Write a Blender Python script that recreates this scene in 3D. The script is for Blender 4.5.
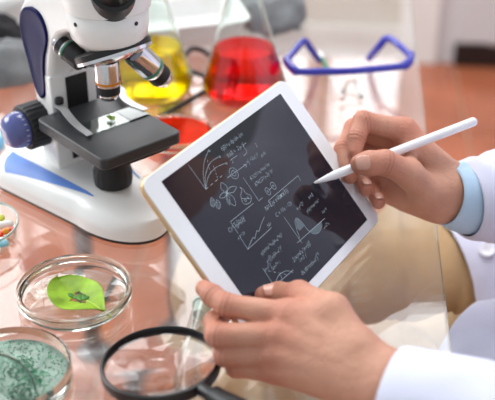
import bpy, bmesh, math, random
import numpy as np
from mathutils import Vector, Matrix, noise

random.seed(7)
for o in list(bpy.data.objects):
    bpy.data.objects.remove(o)
scene = bpy.context.scene
col = scene.collection

# ------------------------------------------------------------------ camera, world, lights, exposure
FPX, CX, CY = 1000.0, 247.5, 200.0
PITCH = math.radians(30.5)
CAM = Vector((0, 0, 1.28))
TZ = 0.75                                   # table top height
cd = bpy.data.cameras.new('camera')
cd.sensor_width = 36.0
cd.sensor_fit = 'HORIZONTAL'
cd.lens = FPX / 495.0 * 36.0
cd.clip_start = 0.02
cd.dof.use_dof = True
cd.dof.focus_distance = 0.90
cd.dof.aperture_fstop = 4.6
cam = bpy.data.objects.new('camera', cd)
cam.location = CAM
cam.rotation_euler = (math.pi / 2 - PITCH, 0, 0)
col.objects.link(cam)
scene.camera = cam

world = bpy.data.worlds.new('world')
scene.world = world
world.use_nodes = True
wn = world.node_tree.nodes
wn['Background'].inputs[0].default_value = (0.90, 0.955, 1.0, 1)
wn['Background'].inputs[1].default_value = 0.56

def area(name, loc, target, sx, sy, power, color):
    l = bpy.data.lights.new(name, 'AREA')
    l.shape = 'RECTANGLE'
    l.size, l.size_y = sx, sy
    l.energy = power
    l.color = color
    o = bpy.data.objects.new(name, l)
    o.location = loc
    o.rotation_euler = (Vector(target) - Vector(loc)).to_track_quat('-Z', 'Y').to_euler()
    col.objects.link(o)
    return o
area('window_light', (-2.6, 1.9, 2.3), (0, 0.9, 0.75), 1.8, 1.6, 66, (0.98, 0.99, 1.0))
area('overhead_softbox', (0.2, 1.6, 2.75), (0.1, 1.0, 0.0), 1.6, 0.9, 30, (1.0, 0.985, 0.97))  # softbox added overhead for soft top light; no ceiling is modelled

vs = scene.view_settings
vs.view_transform = 'Standard'
vs.look = 'None'
vs.gamma = 1.0
vs.use_curve_mapping = False
vs.exposure = 0.24

# ------------------------------------------------------------------ pixel -> place helpers
_F = Vector((0, math.cos(PITCH), -math.sin(PITCH)))
_U = Vector((0, math.sin(PITCH), math.cos(PITCH)))
_R = Vector((1, 0, 0))
def ray(u, v): return _R * ((u - CX) / FPX) + _U * ((CY - v) / FPX) + _F
def atz(u, v, z=TZ):
    r = ray(u, v)
    return CAM + r * ((z - CAM.z) / r.z)
def atd(u, v, d): return CAM + ray(u, v) * d

# ------------------------------------------------------------------ materials
def lin(c):
    return tuple(((x / 255.0) / 12.92 if x / 255.0 <= 0.04045 else ((x / 255.0 + 0.055) / 1.055) ** 2.4) for x in c)
def new_mat(name):
    m = bpy.data.materials.new(name)
    m.use_nodes = True
    nt = m.node_tree
    return m, nt, nt.nodes['Principled BSDF']
def mat(name, rgb, rough=0.5, metal=0.0, var=0.06, vscale=30.0, bump=0.0, bscale=200.0, coat=0.0, spec=0.5, sss=0.0, emis=None, estr=0.0, trans=0.0, ior=1.45, sheen=0.0):
    m, nt, p = new_mat(name)
    c = lin(rgb)
    tc = nt.nodes.new('ShaderNodeTexCoord')
    nz = nt.nodes.new('ShaderNodeTexNoise')
    nz.inputs['Scale'].default_value = vscale
    nz.inputs['Detail'].default_value = 3
    nt.links.new(tc.outputs['Object'], nz.inputs['Vector'])
    rp = nt.nodes.new('ShaderNodeValToRGB')
    lo = [max(0, x * (1 - var * 2)) for x in c]
    hi = [min(1, x * (1 + var * 2)) for x in c]
    rp.color_ramp.elements[0].position = 0.3
    rp.color_ramp.elements[1].position = 0.7
    rp.color_ramp.elements[0].color = (*lo, 1)
    rp.color_ramp.elements[1].color = (*hi, 1)
    nt.links.new(nz.outputs['Fac'], rp.inputs['Fac'])
    nt.links.new(rp.outputs['Color'], p.inputs['Base Color'])
    p.inputs['Roughness'].default_value = rough
    p.inputs['Metallic'].default_value = metal
    p.inputs['Coat Weight'].default_value = coat
    p.inputs['Coat Roughness'].default_value = 0.05
    p.inputs['Specular IOR Level'].default_value = spec
    p.inputs['IOR'].default_value = ior
    p.inputs['Transmission Weight'].default_value = trans
    p.inputs['Sheen Weight'].default_value = sheen
    if sss:
        p.inputs['Subsurface Weight'].default_value = sss
        p.inputs['Subsurface Radius'].default_value = (0.008, 0.003, 0.0015)
        p.inputs['Subsurface Scale'].default_value = 0.6
    if emis:
        p.inputs['Emission Color'].default_value = (*lin(emis), 1)
        p.inputs['Emission Strength'].default_value = estr
    if bump:
        n2 = nt.nodes.new('ShaderNodeTexNoise')
        n2.inputs['Scale'].default_value = bscale
        n2.inputs['Detail'].default_value = 4
        nt.links.new(tc.outputs['Object'], n2.inputs['Vector'])
        b = nt.nodes.new('ShaderNodeBump')
        b.inputs['Strength'].default_value = bump
        b.inputs['Distance'].default_value = 0.002
        nt.links.new(n2.outputs['Fac'], b.inputs['Height'])
        nt.links.new(b.outputs['Normal'], p.inputs['Normal'])
    return m
def thin_glass(name, tint=(1, 1, 1), f0=0.04, rough=0.0, gl=(1, 1, 1)):
    m = bpy.data.materials.new(name)
    m.use_nodes = True
    nt = m.node_tree
    nt.nodes.clear()
    out = nt.nodes.new('ShaderNodeOutputMaterial')
    mix = nt.nodes.new('ShaderNodeMixShader')
    tr = nt.nodes.new('ShaderNodeBsdfTransparent')
    tr.inputs[0].default_value = (*tint, 1)
    g = nt.nodes.new('ShaderNodeBsdfAnisotropic')
    g.inputs['Color'].default_value = (*gl, 1)
    g.inputs['Roughness'].default_value = rough
    geo = nt.nodes.new('ShaderNodeNewGeometry')
    dot = nt.nodes.new('ShaderNodeVectorMath'); dot.operation = 'DOT_PRODUCT'
    nt.links.new(geo.outputs['Normal'], dot.inputs[0])
    nt.links.new(geo.outputs['Incoming'], dot.inputs[1])
    def mth(op, a, b=None):
        n = nt.nodes.new('ShaderNodeMath'); n.operation = op
        for i, x in enumerate((a, b)):
            if x is None: continue
            if isinstance(x, (int, float)): n.inputs[i].default_value = x
            else: nt.links.new(x, n.inputs[i])
        return n.outputs[0]
    c = mth('ABSOLUTE', dot.outputs['Value'])
    s = mth('POWER', mth('SUBTRACT', 1.0, c), 5.0)
    fr = mth('ADD', mth('MULTIPLY', s, 1 - f0), f0)
    nt.links.new(fr, mix.inputs[0])
    nt.links.new(tr.outputs[0], mix.inputs[1])
    nt.links.new(g.outputs[0], mix.inputs[2])
    nt.links.new(mix.outputs[0], out.inputs[0])
    return m
def glass(name, rgb=(1, 1, 1), ior=1.45, rough=0.0):
    m = bpy.data.materials.new(name)
    m.use_nodes = True
    nt = m.node_tree
    nt.nodes.clear()
    out = nt.nodes.new('ShaderNodeOutputMaterial')
    g = nt.nodes.new('ShaderNodeBsdfGlass')
    g.inputs['Color'].default_value = (*rgb, 1)
    g.inputs['IOR'].default_value = ior
    g.inputs['Roughness'].default_value = rough
    nt.links.new(g.outputs[0], out.inputs[0])
    return m
def liquid(name, rgb, deep):
    """clear coloured liquid: glass mixed with a little scattering colour"""
    m = bpy.data.materials.new(name)
    m.use_nodes = True
    nt = m.node_tree
    nt.nodes.clear()
    out = nt.nodes.new('ShaderNodeOutputMaterial')
    mix = nt.nodes.new('ShaderNodeMixShader'); mix.inputs[0].default_value = 0.22
    g = nt.nodes.new('ShaderNodeBsdfGlass')
    g.inputs['Color'].default_value = (*lin(rgb), 1); g.inputs['IOR'].default_value = 1.33
    mix2 = nt.nodes.new('ShaderNodeMixShader'); mix2.inputs[0].default_value = 0.5
    t = nt.nodes.new('ShaderNodeBsdfTranslucent'); t.inputs[0].default_value = (*lin(deep), 1)
    d = nt.nodes.new('ShaderNodeBsdfDiffuse'); d.inputs[0].default_value = (*lin(deep), 1)
    nt.links.new(d.outputs[0], mix2.inputs[1]); nt.links.new(t.outputs[0], mix2.inputs[2])
    nt.links.new(g.outputs[0], mix.inputs[1]); nt.links.new(mix2.outputs[0], mix.inputs[2])
    nt.links.new(mix.outputs[0], out.inputs[0])
    return m

M = {}
M['tile'] = mat('terracotta_tile', (184, 106, 74), 0.22, var=0.10, vscale=6, spec=0.7)
M['grout'] = mat('grout', (200, 165, 140), 0.8)
M['wall'] = mat('wall_paint', (205, 197, 186), 0.8, var=0.02)
M['white_paint'] = mat('white_paint', (240, 240, 238), 0.45, var=0.01)
M['dark_plinth'] = mat('dark_plinth', (38, 24, 22), 0.5)
M['cabinet'] = mat('cabinet_laminate', (215, 215, 218), 0.4, var=0.01)
M['table_glass'] = thin_glass('table_glass', (0.975, 0.985, 0.98), 0.085)
def add_dust_veil(m, lo, hi):
    """a film of dust, wipe marks and fine scratches on the glass, plus a painted pale veil of reflected light"""
    nt = m.node_tree
    out = [n for n in nt.nodes if n.type == 'OUTPUT_MATERIAL'][0]
    src = out.inputs[0].links[0].from_socket
    tc = nt.nodes.new('ShaderNodeTexCoord')
    mp = nt.nodes.new('ShaderNodeMapping'); mp.inputs['Scale'].default_value = (9, 3.5, 1); mp.inputs['Rotation'].default_value = (0, 0, 0.7)
    nz = nt.nodes.new('ShaderNodeTexNoise'); nz.inputs['Scale'].default_value = 2.2; nz.inputs['Detail'].default_value = 6; nz.inputs['Distortion'].default_value = 1.2
    nt.links.new(tc.outputs['Object'], mp.inputs['Vector']); nt.links.new(mp.outputs[0], nz.inputs['Vector'])
    mr = nt.nodes.new('ShaderNodeMapRange'); mr.inputs['From Min'].default_value = 0.35; mr.inputs['From Max'].default_value = 0.75
    mr.inputs['To Min'].default_value = lo; mr.inputs['To Max'].default_value = hi
    nt.links.new(nz.outputs['Fac'], mr.inputs['Value'])
    df = nt.nodes.new('ShaderNodeBsdfDiffuse'); df.inputs[0].default_value = (0.86, 0.87, 0.88, 1)
    mx = nt.nodes.new('ShaderNodeMixShader')
    nt.links.new(mr.outputs[0], mx.inputs[0]); nt.links.new(src, mx.inputs[1]); nt.links.new(df.outputs[0], mx.inputs[2])
    nt.links.new(mx.outputs[0], out.inputs[0])
add_dust_veil(M['table_glass'], 0.015, 0.075)  # smears and scratches, with diffuse white also standing in for reflected haze
M['glass_edge'] = mat('green_glass_edge', (70, 100, 92), 0.1, var=0.05)
M['chrome'] = mat('chrome', (215, 215, 218), 0.16, 1.0, var=0.02)
M['steel'] = mat('brushed_steel', (170, 172, 176), 0.3, 1.0, var=0.05, vscale=80)
M['clip'] = mat('clip_steel', (196, 198, 198), 0.42, 0.6, var=0.04)
M['leg_metal'] = mat('grey_leg_metal', (120, 115, 118), 0.35, 0.7)
M['leg_dark'] = mat('dark_leg_metal', (92, 70, 64), 0.4, 0.3)
M['scope_white'] = mat('microscope_white', (240, 240, 238), 0.32, var=0.01, coat=0.3)
M['scope_blue'] = mat('microscope_navy', (16, 20, 74), 0.3, var=0.05, spec=0.08)
M['scope_stripe'] = mat('microscope_stripe_blue', (96, 138, 216), 0.4, var=0.04)
M['knob_blue'] = mat('knob_cap_blue', (86, 94, 156), 0.12, var=0.05, coat=0.6)
M['stage_black'] = mat('stage_black', (50, 51, 54), 0.42, var=0.06, bump=0.15, bscale=900)
M['black_plastic'] = mat('black_plastic', (24, 24, 26), 0.38, var=0.05)
M['rubber'] = mat('black_rubber', (28, 28, 31), 0.55, var=0.06)
M['orange_band'] = mat('orange_band', (214, 128, 30), 0.35)
M['green_band'] = mat('green_band', (60, 128, 96), 0.35)
M['dark_glass'] = mat('dark_lens', (20, 22, 30), 0.05, coat=1.0)
M['lab_glass'] = glass('lab_glass', (0.97, 1.0, 0.99), 1.45)
M['thin_lab'] = thin_glass('thin_lab_glass', (0.97, 0.985, 0.98), 0.05)
M['lens_glass'] = glass('lens_glass', (1, 1, 1), 1.5)
M['rim_glass'] = mat('pale_green_rim_glass', (205, 232, 226), 0.08, var=0.02, trans=0.6)
M['slide_glass'] = thin_glass('slide_glass', (0.90, 0.96, 0.93), 0.13)
M['label_white'] = mat('frosted_label', (226, 232, 230), 0.6, var=0.02)
M['leaf'] = mat('leaf_green', (138, 176, 44), 0.42, var=0.18, vscale=60, bump=0.2, bscale=120)
M['leaf_dark'] = mat('leaf_dark_green', (70, 128, 40), 0.5, var=0.2, vscale=90)
M['leaf_vein'] = mat('leaf_vein', (186, 214, 90), 0.45)
M['red_liquid'] = liquid('red_liquid', (255, 60, 50), (226, 18, 22))
M['yellow_liquid'] = liquid('yellow_liquid', (255, 240, 70), (246, 222, 16))
M['redjelly'] = liquid('orange_red_liquid', (255, 120, 90), (226, 62, 36))
M['granule'] = mat('green_granules', (56, 150, 112), 0.6, var=0.35, vscale=160)
M['agar'] = mat('cloudy_green_water', (180, 208, 196), 0.15, var=0.15, vscale=60, trans=0.55, ior=1.33)
M['cord'] = mat('black_cord', (26, 25, 27), 0.5)
M['goggle'] = mat('goggle_blue', (44, 48, 168), 0.22, var=0.04, coat=0.3)
M['clear_plastic'] = thin_glass('clear_plastic', (0.97, 0.98, 0.98), 0.04)
M['tab_white'] = mat('tablet_white_bezel', (234, 237, 242), 0.12, var=0.005, coat=0.5)
M['tab_gold'] = mat('tablet_gold', (224, 190, 150), 0.3, 0.75, var=0.02)
M['screen'] = mat('tablet_screen', (8, 8, 11), 0.03, var=0.02, spec=0.55, emis=(44, 45, 58), estr=0.35)
M['ink'] = mat('screen_ink', (20, 20, 24), 0.4, emis=(178, 196, 210), estr=0.62)
M['ink_dim'] = mat('screen_ink_fill', (20, 20, 24), 0.4, emis=(96, 110, 120), estr=0.7)
M['stylus'] = mat('stylus_white', (238, 239, 243), 0.18, var=0.005, coat=0.5)
M['coat'] = mat('white_coat_cotton', (214, 216, 236), 0.85, var=0.02, vscale=25, bump=0.35, bscale=900, sheen=0.15)
M['shirt'] = mat('light_blue_shirt', (186, 214, 238), 0.8, var=0.03, bump=0.2, bscale=900)
M['trousers'] = mat('tan_trousers', (194, 162, 122), 0.85, var=0.07, vscale=14, bump=0.4, bscale=700, sheen=0.1)
M['button'] = mat('button_white', (228, 228, 238), 0.3)
M['nail'] = mat('fingernail', (216, 164, 146), 0.28, var=0.04, coat=0.3)
M['hair'] = mat('dark_hair', (30, 24, 22), 0.5, bump=0.6, bscale=180)
M['eye'] = mat('eye_white', (235, 230, 226), 0.2)
M['iris'] = mat('eye_iris', (50, 32, 22), 0.15)
M['white_plastic'] = mat('white_plastic', (228, 228, 226), 0.35, var=0.02)
M['grey_cloth'] = mat('grey_cloth', (120, 122, 124), 0.9, var=0.12, vscale=20, bump=0.4)
M['dark_cloth'] = mat('dark_cloth', (42, 40, 44), 0.9)
M['paleblue'] = mat('pale_blue_plastic', (120, 190, 228), 0.35)
M['stopper'] = mat('pale_stopper', (206, 222, 214), 0.45)
M['pill_white'] = mat('pill_white', (242, 242, 238), 0.4, var=0.01)
M['pill_red'] = mat('pill_red', (226, 62, 30), 0.25, coat=0.3)
M['pill_orange'] = mat('pill_orange', (244, 150, 40), 0.25, coat=0.3)
M['pill_blue'] = mat('pill_blue', (110, 200, 222), 0.3)
M['pill_yellow'] = mat('pill_yellow', (206, 208, 60), 0.35)

def skin_material():
    m, nt, p = new_mat('skin')
    at = nt.nodes.new('ShaderNodeAttribute'); at.attribute_name = 'flush'
    tc = nt.nodes.new('ShaderNodeTexCoord')
    nz = nt.nodes.new('ShaderNodeTexNoise'); nz.inputs['Scale'].default_value = 55; nz.inputs['Detail'].default_value = 5
    nt.links.new(tc.outputs['Object'], nz.inputs['Vector'])
    mx = nt.nodes.new('ShaderNodeMix'); mx.data_type = 'RGBA'
    mx.inputs['A'].default_value = (*lin((206, 152, 127)), 1)
    mx.inputs['B'].default_value = (*lin((194, 119, 96)), 1)
    nt.links.new(at.outputs['Fac'], mx.inputs['Factor'])
    m2 = nt.nodes.new('ShaderNodeMix'); m2.data_type = 'RGBA'; m2.blend_type = 'MULTIPLY'
    m2.inputs['Factor'].default_value = 0.35
    rp = nt.nodes.new('ShaderNodeValToRGB')
    rp.color_ramp.elements[0].position = 0.3; rp.color_ramp.elements[1].position = 0.65
    rp.color_ramp.elements[0].color = (0.78, 0.66, 0.62, 1); rp.color_ramp.elements[1].color = (1, 1, 1, 1)
    nt.links.new(nz.outputs['Fac'], rp.inputs['Fac'])
    nt.links.new(mx.outputs['Result'], m2.inputs['A']); nt.links.new(rp.outputs['Color'], m2.inputs['B'])
    cr_ = nt.nodes.new('ShaderNodeAttribute'); cr_.attribute_name = 'crease'
    m3 = nt.nodes.new('ShaderNodeMix'); m3.data_type = 'RGBA'
    m3.inputs['B'].default_value = (*lin((128, 66, 52)), 1)
    nt.links.new(cr_.outputs['Fac'], m3.inputs['Factor']); nt.links.new(m2.outputs['Result'], m3.inputs['A'])
    nt.links.new(m3.outputs['Result'], p.inputs['Base Color'])
    p.inputs['Roughness'].default_value = 0.45
    p.inputs['Subsurface Weight'].default_value = 0.08
    p.inputs['Subsurface Radius'].default_value = (0.008, 0.0028, 0.0014)
    p.inputs['Subsurface Scale'].default_value = 0.6
    n2 = nt.nodes.new('ShaderNodeTexVoronoi'); n2.inputs['Scale'].default_value = 900
    n3 = nt.nodes.new('ShaderNodeTexNoise'); n3.inputs['Scale'].default_value = 150; n3.inputs['Detail'].default_value = 4
    nt.links.new(tc.outputs['Object'], n2.inputs['Vector']); nt.links.new(tc.outputs['Object'], n3.inputs['Vector'])
    ad = nt.nodes.new('ShaderNodeMath'); ad.operation = 'ADD'
    ml = nt.nodes.new('ShaderNodeMath'); ml.operation = 'MULTIPLY'; ml.inputs[1].default_value = 0.4
    nt.links.new(n2.outputs['Distance'], ml.inputs[0])
    nt.links.new(ml.outputs[0], ad.inputs[0]); nt.links.new(n3.outputs['Fac'], ad.inputs[1])
    b = nt.nodes.new('ShaderNodeBump'); b.inputs['Strength'].default_value = 0.55; b.inputs['Distance'].default_value = 0.0018
    nt.links.new(ad.outputs[0], b.inputs['Height']); nt.links.new(b.outputs['Normal'], p.inputs['Normal'])
    return m
M['skin'] = skin_material()

# ------------------------------------------------------------------ mesh helpers
def frame_to(d):
    d = Vector(d).normalized()
    a = Vector((0, 0, 1)) if abs(d.z) < 0.9 else Vector((1, 0, 0))
    x = a.cross(d).normalized()
    return x, d.cross(x), d
class MB:
    def __init__(s): s.v = []; s.f = []; s.fm = []
    def add(s, vs_, fs, mi=0):
        k = len(s.v)
        s.v += [tuple(p) for p in vs_]
        s.f += [tuple(i + k for i in f) for f in fs]
        s.fm += [mi] * len(fs)
        return s
    def rings(s, rings, cap0=True, cap1=True, closed=True, mi=0):
        n = len(rings[0]); vs_ = [p for r in rings for p in r]; fs = []
        for i in range(len(rings) - 1):
            for j in range(n if closed else n - 1):
                a = i * n + j; b = i * n + (j + 1) % n
                fs.append((a, b, b + n, a + n))
        if closed and cap0: fs.append(tuple(range(n - 1, -1, -1)))
        if closed and cap1: fs.append(tuple(range((len(rings) - 1) * n, len(rings) * n)))
        return s.add(vs_, fs, mi)
    def lathe(s, prof, base=(0, 0, 0), axis=(0, 0, 1), seg=40, cap0=True, cap1=True, mod=None):
        """prof: (radius, height) pairs along axis"""
        x, y, d = frame_to(axis); base = Vector(base); rs = []
        for r, h in prof:
            ring = []
            for k in range(seg):
                a = 2 * math.pi * k / seg
                rr = r * (mod(k, r, h) if mod else 1)
                ring.append(base + d * h + (x * math.cos(a) + y * math.sin(a)) * rr)
            rs.append(ring)
        return s.rings(rs, cap0, cap1)
    def tube(s, path, radii, seg=12, caps=True, flat=1.0, up=None, mod=None):
        path = [Vector(p) for p in path]; n = len(path)
        if isinstance(radii, (int, float)): radii = [radii] * n
        rs = []; px = None
        for i in range(n):
            t = (path[min(i + 1, n - 1)] - path[max(i - 1, 0)]).normalized()
            if px is None:
                x = Vector(up).cross(t).normalized() if up else frame_to(t)[0]
            else:
                x = (px - t * px.dot(t)).normalized()
            px = x; y = t.cross(x)
            rs.append([path[i] + (x * math.cos(a) + y * math.sin(a) * flat) * (radii[i] * (mod(i, a) if mod else 1)) for a in [2 * math.pi * k / seg for k in range(seg)]])
        return s.rings(rs, caps, caps)
    def prism(s, outline, z0, z1, fn=None):
        """outline of 2d points extruded; fn maps (a,b,h) to 3d"""
        fn = fn or (lambda a, b, h: (a, b, h))
        return s.rings([[fn(a, b, z0) for a, b in outline], [fn(a, b, z1) for a, b in outline]])
    def box(s, c, size, R=None):
        c = Vector(c); hx, hy, hz = [q / 2 for q in size]
        pts = [Vector((x * hx, y * hy, z * hz)) for z in (-1, 1) for x, y in ((-1, -1), (1, -1), (1, 1), (-1, 1))]
        if R: pts = [R @ p for p in pts]
        return s.add([c + p for p in pts], [(3, 2, 1, 0), (4, 5, 6, 7), (0, 1, 5, 4), (1, 2, 6, 5), (2, 3, 7, 6), (3, 0, 4, 7)])
    def grid(s, fn, nu, nv):
        vs_ = [fn(i / nu, j / nv) for i in range(nu + 1) for j in range(nv + 1)]
        fs = [(i * (nv + 1) + j, (i + 1) * (nv + 1) + j, (i + 1) * (nv + 1) + j + 1, i * (nv + 1) + j + 1) for i in range(nu) for j in range(nv)]
        return s.add(vs_, fs)
    def ball(s, c, r, nu=16, nv=10, R=None):
        r = (r, r, r) if isinstance(r, (int, float)) else r
        c = Vector(c); rs = []
        for j in range(nv + 1):
            th = math.pi * j / nv
            rr = max(math.sin(th), 1e-3)
            ring = [Vector((r[0] * rr * math.cos(2 * math.pi * i / nu), r[1] * rr * math.sin(2 * math.pi * i / nu), -r[2] * math.cos(th))) for i in range(nu)]
            rs.append([c + ((R @ p) if R else p) for p in ring])
        return s.rings(rs)
    def build(s, name, m, parent=None, smooth=True, bevel=0.0, seg=2, solid=0.0, sub=0, angle=40):
        me = bpy.data.meshes.new(name)
        me.from_pydata(s.v, [], s.f)
        for mm in (m if isinstance(m, (list, tuple)) else [m]): me.materials.append(mm)
        if any(s.fm): me.polygons.foreach_set('material_index', s.fm)
        bm = bmesh.new(); bm.from_mesh(me)
        bmesh.ops.recalc_face_normals(bm, faces=bm.faces)
        bm.to_mesh(me); bm.free()
        if smooth:
            me.polygons.foreach_set('use_smooth', [True] * len(me.polygons))
            if smooth != 'all': me.set_sharp_from_angle(angle=math.radians(angle))
        o = bpy.data.objects.new(name, me)
        col.objects.link(o)
        if parent: o.parent = parent
        if solid:
            md = o.modifiers.new('solid', 'SOLIDIFY'); md.thickness = solid; md.offset = 0
        if bevel:
            md = o.modifiers.new('bevel', 'BEVEL'); md.width = bevel; md.segments = seg; md.limit_method = 'ANGLE'; md.angle_limit = math.radians(angle)
            md.harden_normals = False
        if sub:
            md = o.modifiers.new('sub', 'SUBSURF'); md.levels = sub; md.render_levels = sub
        return o
def thing(name, label, cat, loc=(0, 0, 0), R=None, group=None):
    o = bpy.data.objects.new(name, None)
    o.empty_display_size = 0.02
    mw = Matrix.Translation(Vector(loc))
    if R is not None: mw = mw @ R.to_4x4()
    o.matrix_world = mw
    col.objects.link(o)
    return tag(o, label, cat, group)
def tag(o, label, cat, group=None, kind=None):
    o['label'] = label; o['category'] = cat
    if group: o['group'] = group
    if kind: o['kind'] = kind
    return o
def struct(o):
    o['kind'] = 'structure'
    return o
def rrect(x0, x1, y0, y1, r, n=5):
    pts = []
    for cx, cy, a0 in ((x1 - r, y1 - r, 0), (x0 + r, y1 - r, 90), (x0 + r, y0 + r, 180), (x1 - r, y0 + r, 270)):
        for k in range(n + 1):
            a = math.radians(a0 + 90 * k / n)
            pts.append((cx + r * math.cos(a), cy + r * math.sin(a)))
    return pts
def smooth_path(pts, n=8):
    """Catmull-Rom through pts"""
    pts = [Vector(p) for p in pts]; out = []
    for i in range(len(pts) - 1):
        p0 = pts[max(i - 1, 0)]; p1 = pts[i]; p2 = pts[i + 1]; p3 = pts[min(i + 2, len(pts) - 1)]
        for k in range(n):
            t = k / n
            out.append(0.5 * ((2 * p1) + (p2 - p0) * t + (2 * p0 - 5 * p1 + 4 * p2 - p3) * t * t + (3 * p1 - p0 - 3 * p2 + p3) * t ** 3))
    out.append(pts[-1])
    return out

# ------------------------------------------------------------------ implicit surface mesher (hands, body, trousers)
def smin(a, b, k):
    h = np.clip(0.5 + 0.5 * (b - a) / k, 0, 1)
    return b * (1 - h) + a * h - k * h * (1 - h)
def cone_sdf(P, a, b, ra, rb):
    a = np.asarray(a, dtype=np.float32); b = np.asarray(b, dtype=np.float32)
    ab = b - a; t = np.clip(((P - a) @ ab) / max(float(ab @ ab), 1e-9), 0, 1)
    return np.linalg.norm(P - a - t[..., None] * ab, axis=-1) - (ra + (rb - ra) * t)
def ell_sdf(P, c, r):
    q = (P - np.asarray(c, dtype=np.float32)) / np.asarray(r, dtype=np.float32)
    l = np.linalg.norm(q, axis=-1)
    return (l - 1) * min(r)
def sdf_mesh(groups, res, kbetween=0.0015):
    """groups: list of (k_inner, k_join, prims); prim = (a,b,ra,rb) cone or ('e',c,r). returns verts, quads"""
    pts = []
    for _, _, pr in groups:
        for p in pr:
            if p[0] == 'e':
                c = np.array(p[1]); r = np.array(p[2]); pts += [c - r, c + r]
            else:
                for q, r in ((p[0], p[2]), (p[1], p[3])):
                    pts += [np.array(q) - r, np.array(q) + r]
    pts = np.array(pts); lo = pts.min(0) - 4 * res; hi = pts.max(0) + 4 * res
    n = np.ceil((hi - lo) / res).astype(int) + 1
    field = np.full(n, 1.0, dtype=np.float32)
    ax = [lo[i] + res * np.arange(n[i]) for i in range(3)]
    def sub(pmin, pmax):
        i0 = np.maximum(np.floor((pmin - lo) / res).astype(int), 0); i1 = np.minimum(np.ceil((pmax - lo) / res).astype(int) + 1, n)
        sl = tuple(slice(int(i0[k]), int(i1[k])) for k in range(3))
        g = np.stack(np.meshgrid(*[ax[k][sl[k]] for k in range(3)], indexing='ij'), -1).astype(np.float32)
        return sl, g
    for kin, kj, pr in groups:
        gf = np.full(n, 1.0, dtype=np.float32)
        mrg = max(kin, kj) + 3 * res
        for p in pr:
            if p[0] == 'e':
                c = np.array(p[1]); r = np.array(p[2])
                sl, g = sub(c - r - mrg, c + r + mrg); d = ell_sdf(g, c, r)
            else:
                a = np.array(p[0]); b = np.array(p[1]); rm = max(p[2], p[3])
                sl, g = sub(np.minimum(a, b) - rm - mrg, np.maximum(a, b) + rm + mrg); d = cone_sdf(g, a, b, p[2], p[3])
            gf[sl] = smin(gf[sl], d, kin)
        field = smin(field, gf, kj)
    # surface nets
    S = field < 0
    c = [(i, j, k) for i in (0, 1) for j in (0, 1) for k in (0, 1)]
    m = [x - 1 for x in n]
    def corner(A, o): return A[o[0]:o[0] + m[0], o[1]:o[1] + m[1], o[2]:o[2] + m[2]]
    cnt = sum(corner(S, o).astype(np.int8) for o in c)
    act = (cnt > 0) & (cnt < 8)
    idx = np.full(m, -1, dtype=np.int64)
    ijk = np.argwhere(act)
    idx[act] = np.arange(len(ijk))
    acc = np.zeros((len(ijk), 3)); num = np.zeros(len(ijk))
    for o1 in c:
        for axs in range(3):
            if o1[axs]: continue
            o2 = list(o1); o2[axs] = 1
            fa = corner(field, o1)[act]; fb = corner(field, tuple(o2))[act]
            x = (fa < 0) != (fb < 0)
            t = np.where(x, fa / np.where(np.abs(fa - fb) < 1e-12, 1, fa - fb), 0)
            p = np.array(o1, dtype=float)[None].repeat(len(ijk), 0); p[:, axs] += t
            acc[x] += p[x]; num[x] += 1
    V = lo + res * (ijk + acc / num[:, None])
    Q = []
    for axs in range(3):
        u, w = [(1, 2), (2, 0), (0, 1)][axs]
        sl0 = [slice(None)] * 3; sl1 = [slice(None)] * 3
        sl0[axs] = slice(0, -1); sl1[axs] = slice(1, None)
        ch = S[tuple(sl0)] != S[tuple(sl1)]
        e = np.argwhere(ch)
        e = e[(e[:, u] > 0) & (e[:, w] > 0) & (e[:, u] < m[u]) & (e[:, w] < m[w]) & (e[:, axs] < m[axs])]
        inside = S[tuple(e.T)]
        du = np.zeros(3, int); du[u] = 1; dw = np.zeros(3, int); dw[w] = 1
        q = np.stack([idx[tuple((e - du - dw).T)], idx[tuple((e - dw).T)], idx[tuple(e.T)], idx[tuple((e - du).T)]], 1)
        q[~inside] = q[~inside][:, ::-1]
        Q.append(q)
    Q = np.concatenate(Q)
    Q = Q[(Q >= 0).all(1)]
    for it in range(2):            # a little relaxation
        A = np.zeros_like(V); N = np.zeros(len(V))
        for k in range(4):
            a, b = Q[:, k], Q[:, (k + 1) % 4]
            np.add.at(A, a, V[b]); np.add.at(N, a, 1); np.add.at(A, b, V[a]); np.add.at(N, b, 1)
        V = V * 0.5 + 0.5 * A / np.maximum(N, 1)[:, None]
    return V, Q

# ------------------------------------------------------------------ the room
RA = math.radians(-5.9)                       # room axes, turned with the table edge
RX = Vector((math.cos(RA), math.sin(RA), 0)); RY = Vector((-math.sin(RA), math.cos(RA), 0))
J0 = atz(456, 76, 0.0); J0.z = 0              # a joint between floor tiles
TS = 0.40
def room(a, b, z=0.0): return J0 + RX * a + RY * b + Vector((0, 0, z))
fl = MB().prism([(-9 * TS, -11 * TS), (6 * TS, -11 * TS), (6 * TS, 2 * TS), (-9 * TS, 2 * TS)], -0.06, -0.004, lambda a, b, h: room(a, b, h)).build('floor', M['grout'])
struct(fl)
tile_me = MB().prism(rrect(0.003, TS - 0.003, 0.003, TS - 0.003, 0.004, 1), -0.004, 0.0)
proto = None
for i in range(-7, 3):
    for j in range(-8, 2):
        if proto is None:
            t = tile_me.build('floor_tile', M['tile'], fl, bevel=0.0015, seg=1)
            proto = t
        else:
            t = proto.copy(); col.objects.link(t); t.parent = fl
        t.matrix_local = Matrix.Translation(room(i * TS, j * TS, random.uniform(-0.0006, 0.0006))) @ Matrix.Rotation(RA, 4, 'Z')
WB = (atz(340, 57, 0.0) - J0).dot(RY)          # back wall distance along the room's axis
def rbox(a0, a1, b0, b1, z0, z1): return MB().prism([(a0, b0), (a1, b0), (a1, b1), (a0, b1)], z0, z1, lambda a, b, h: room(a, b, h))
struct(rbox(-3.6, 2.4, WB, WB + 0.12, 0, 3.0).build('wall_back', M['wall']))
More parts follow.
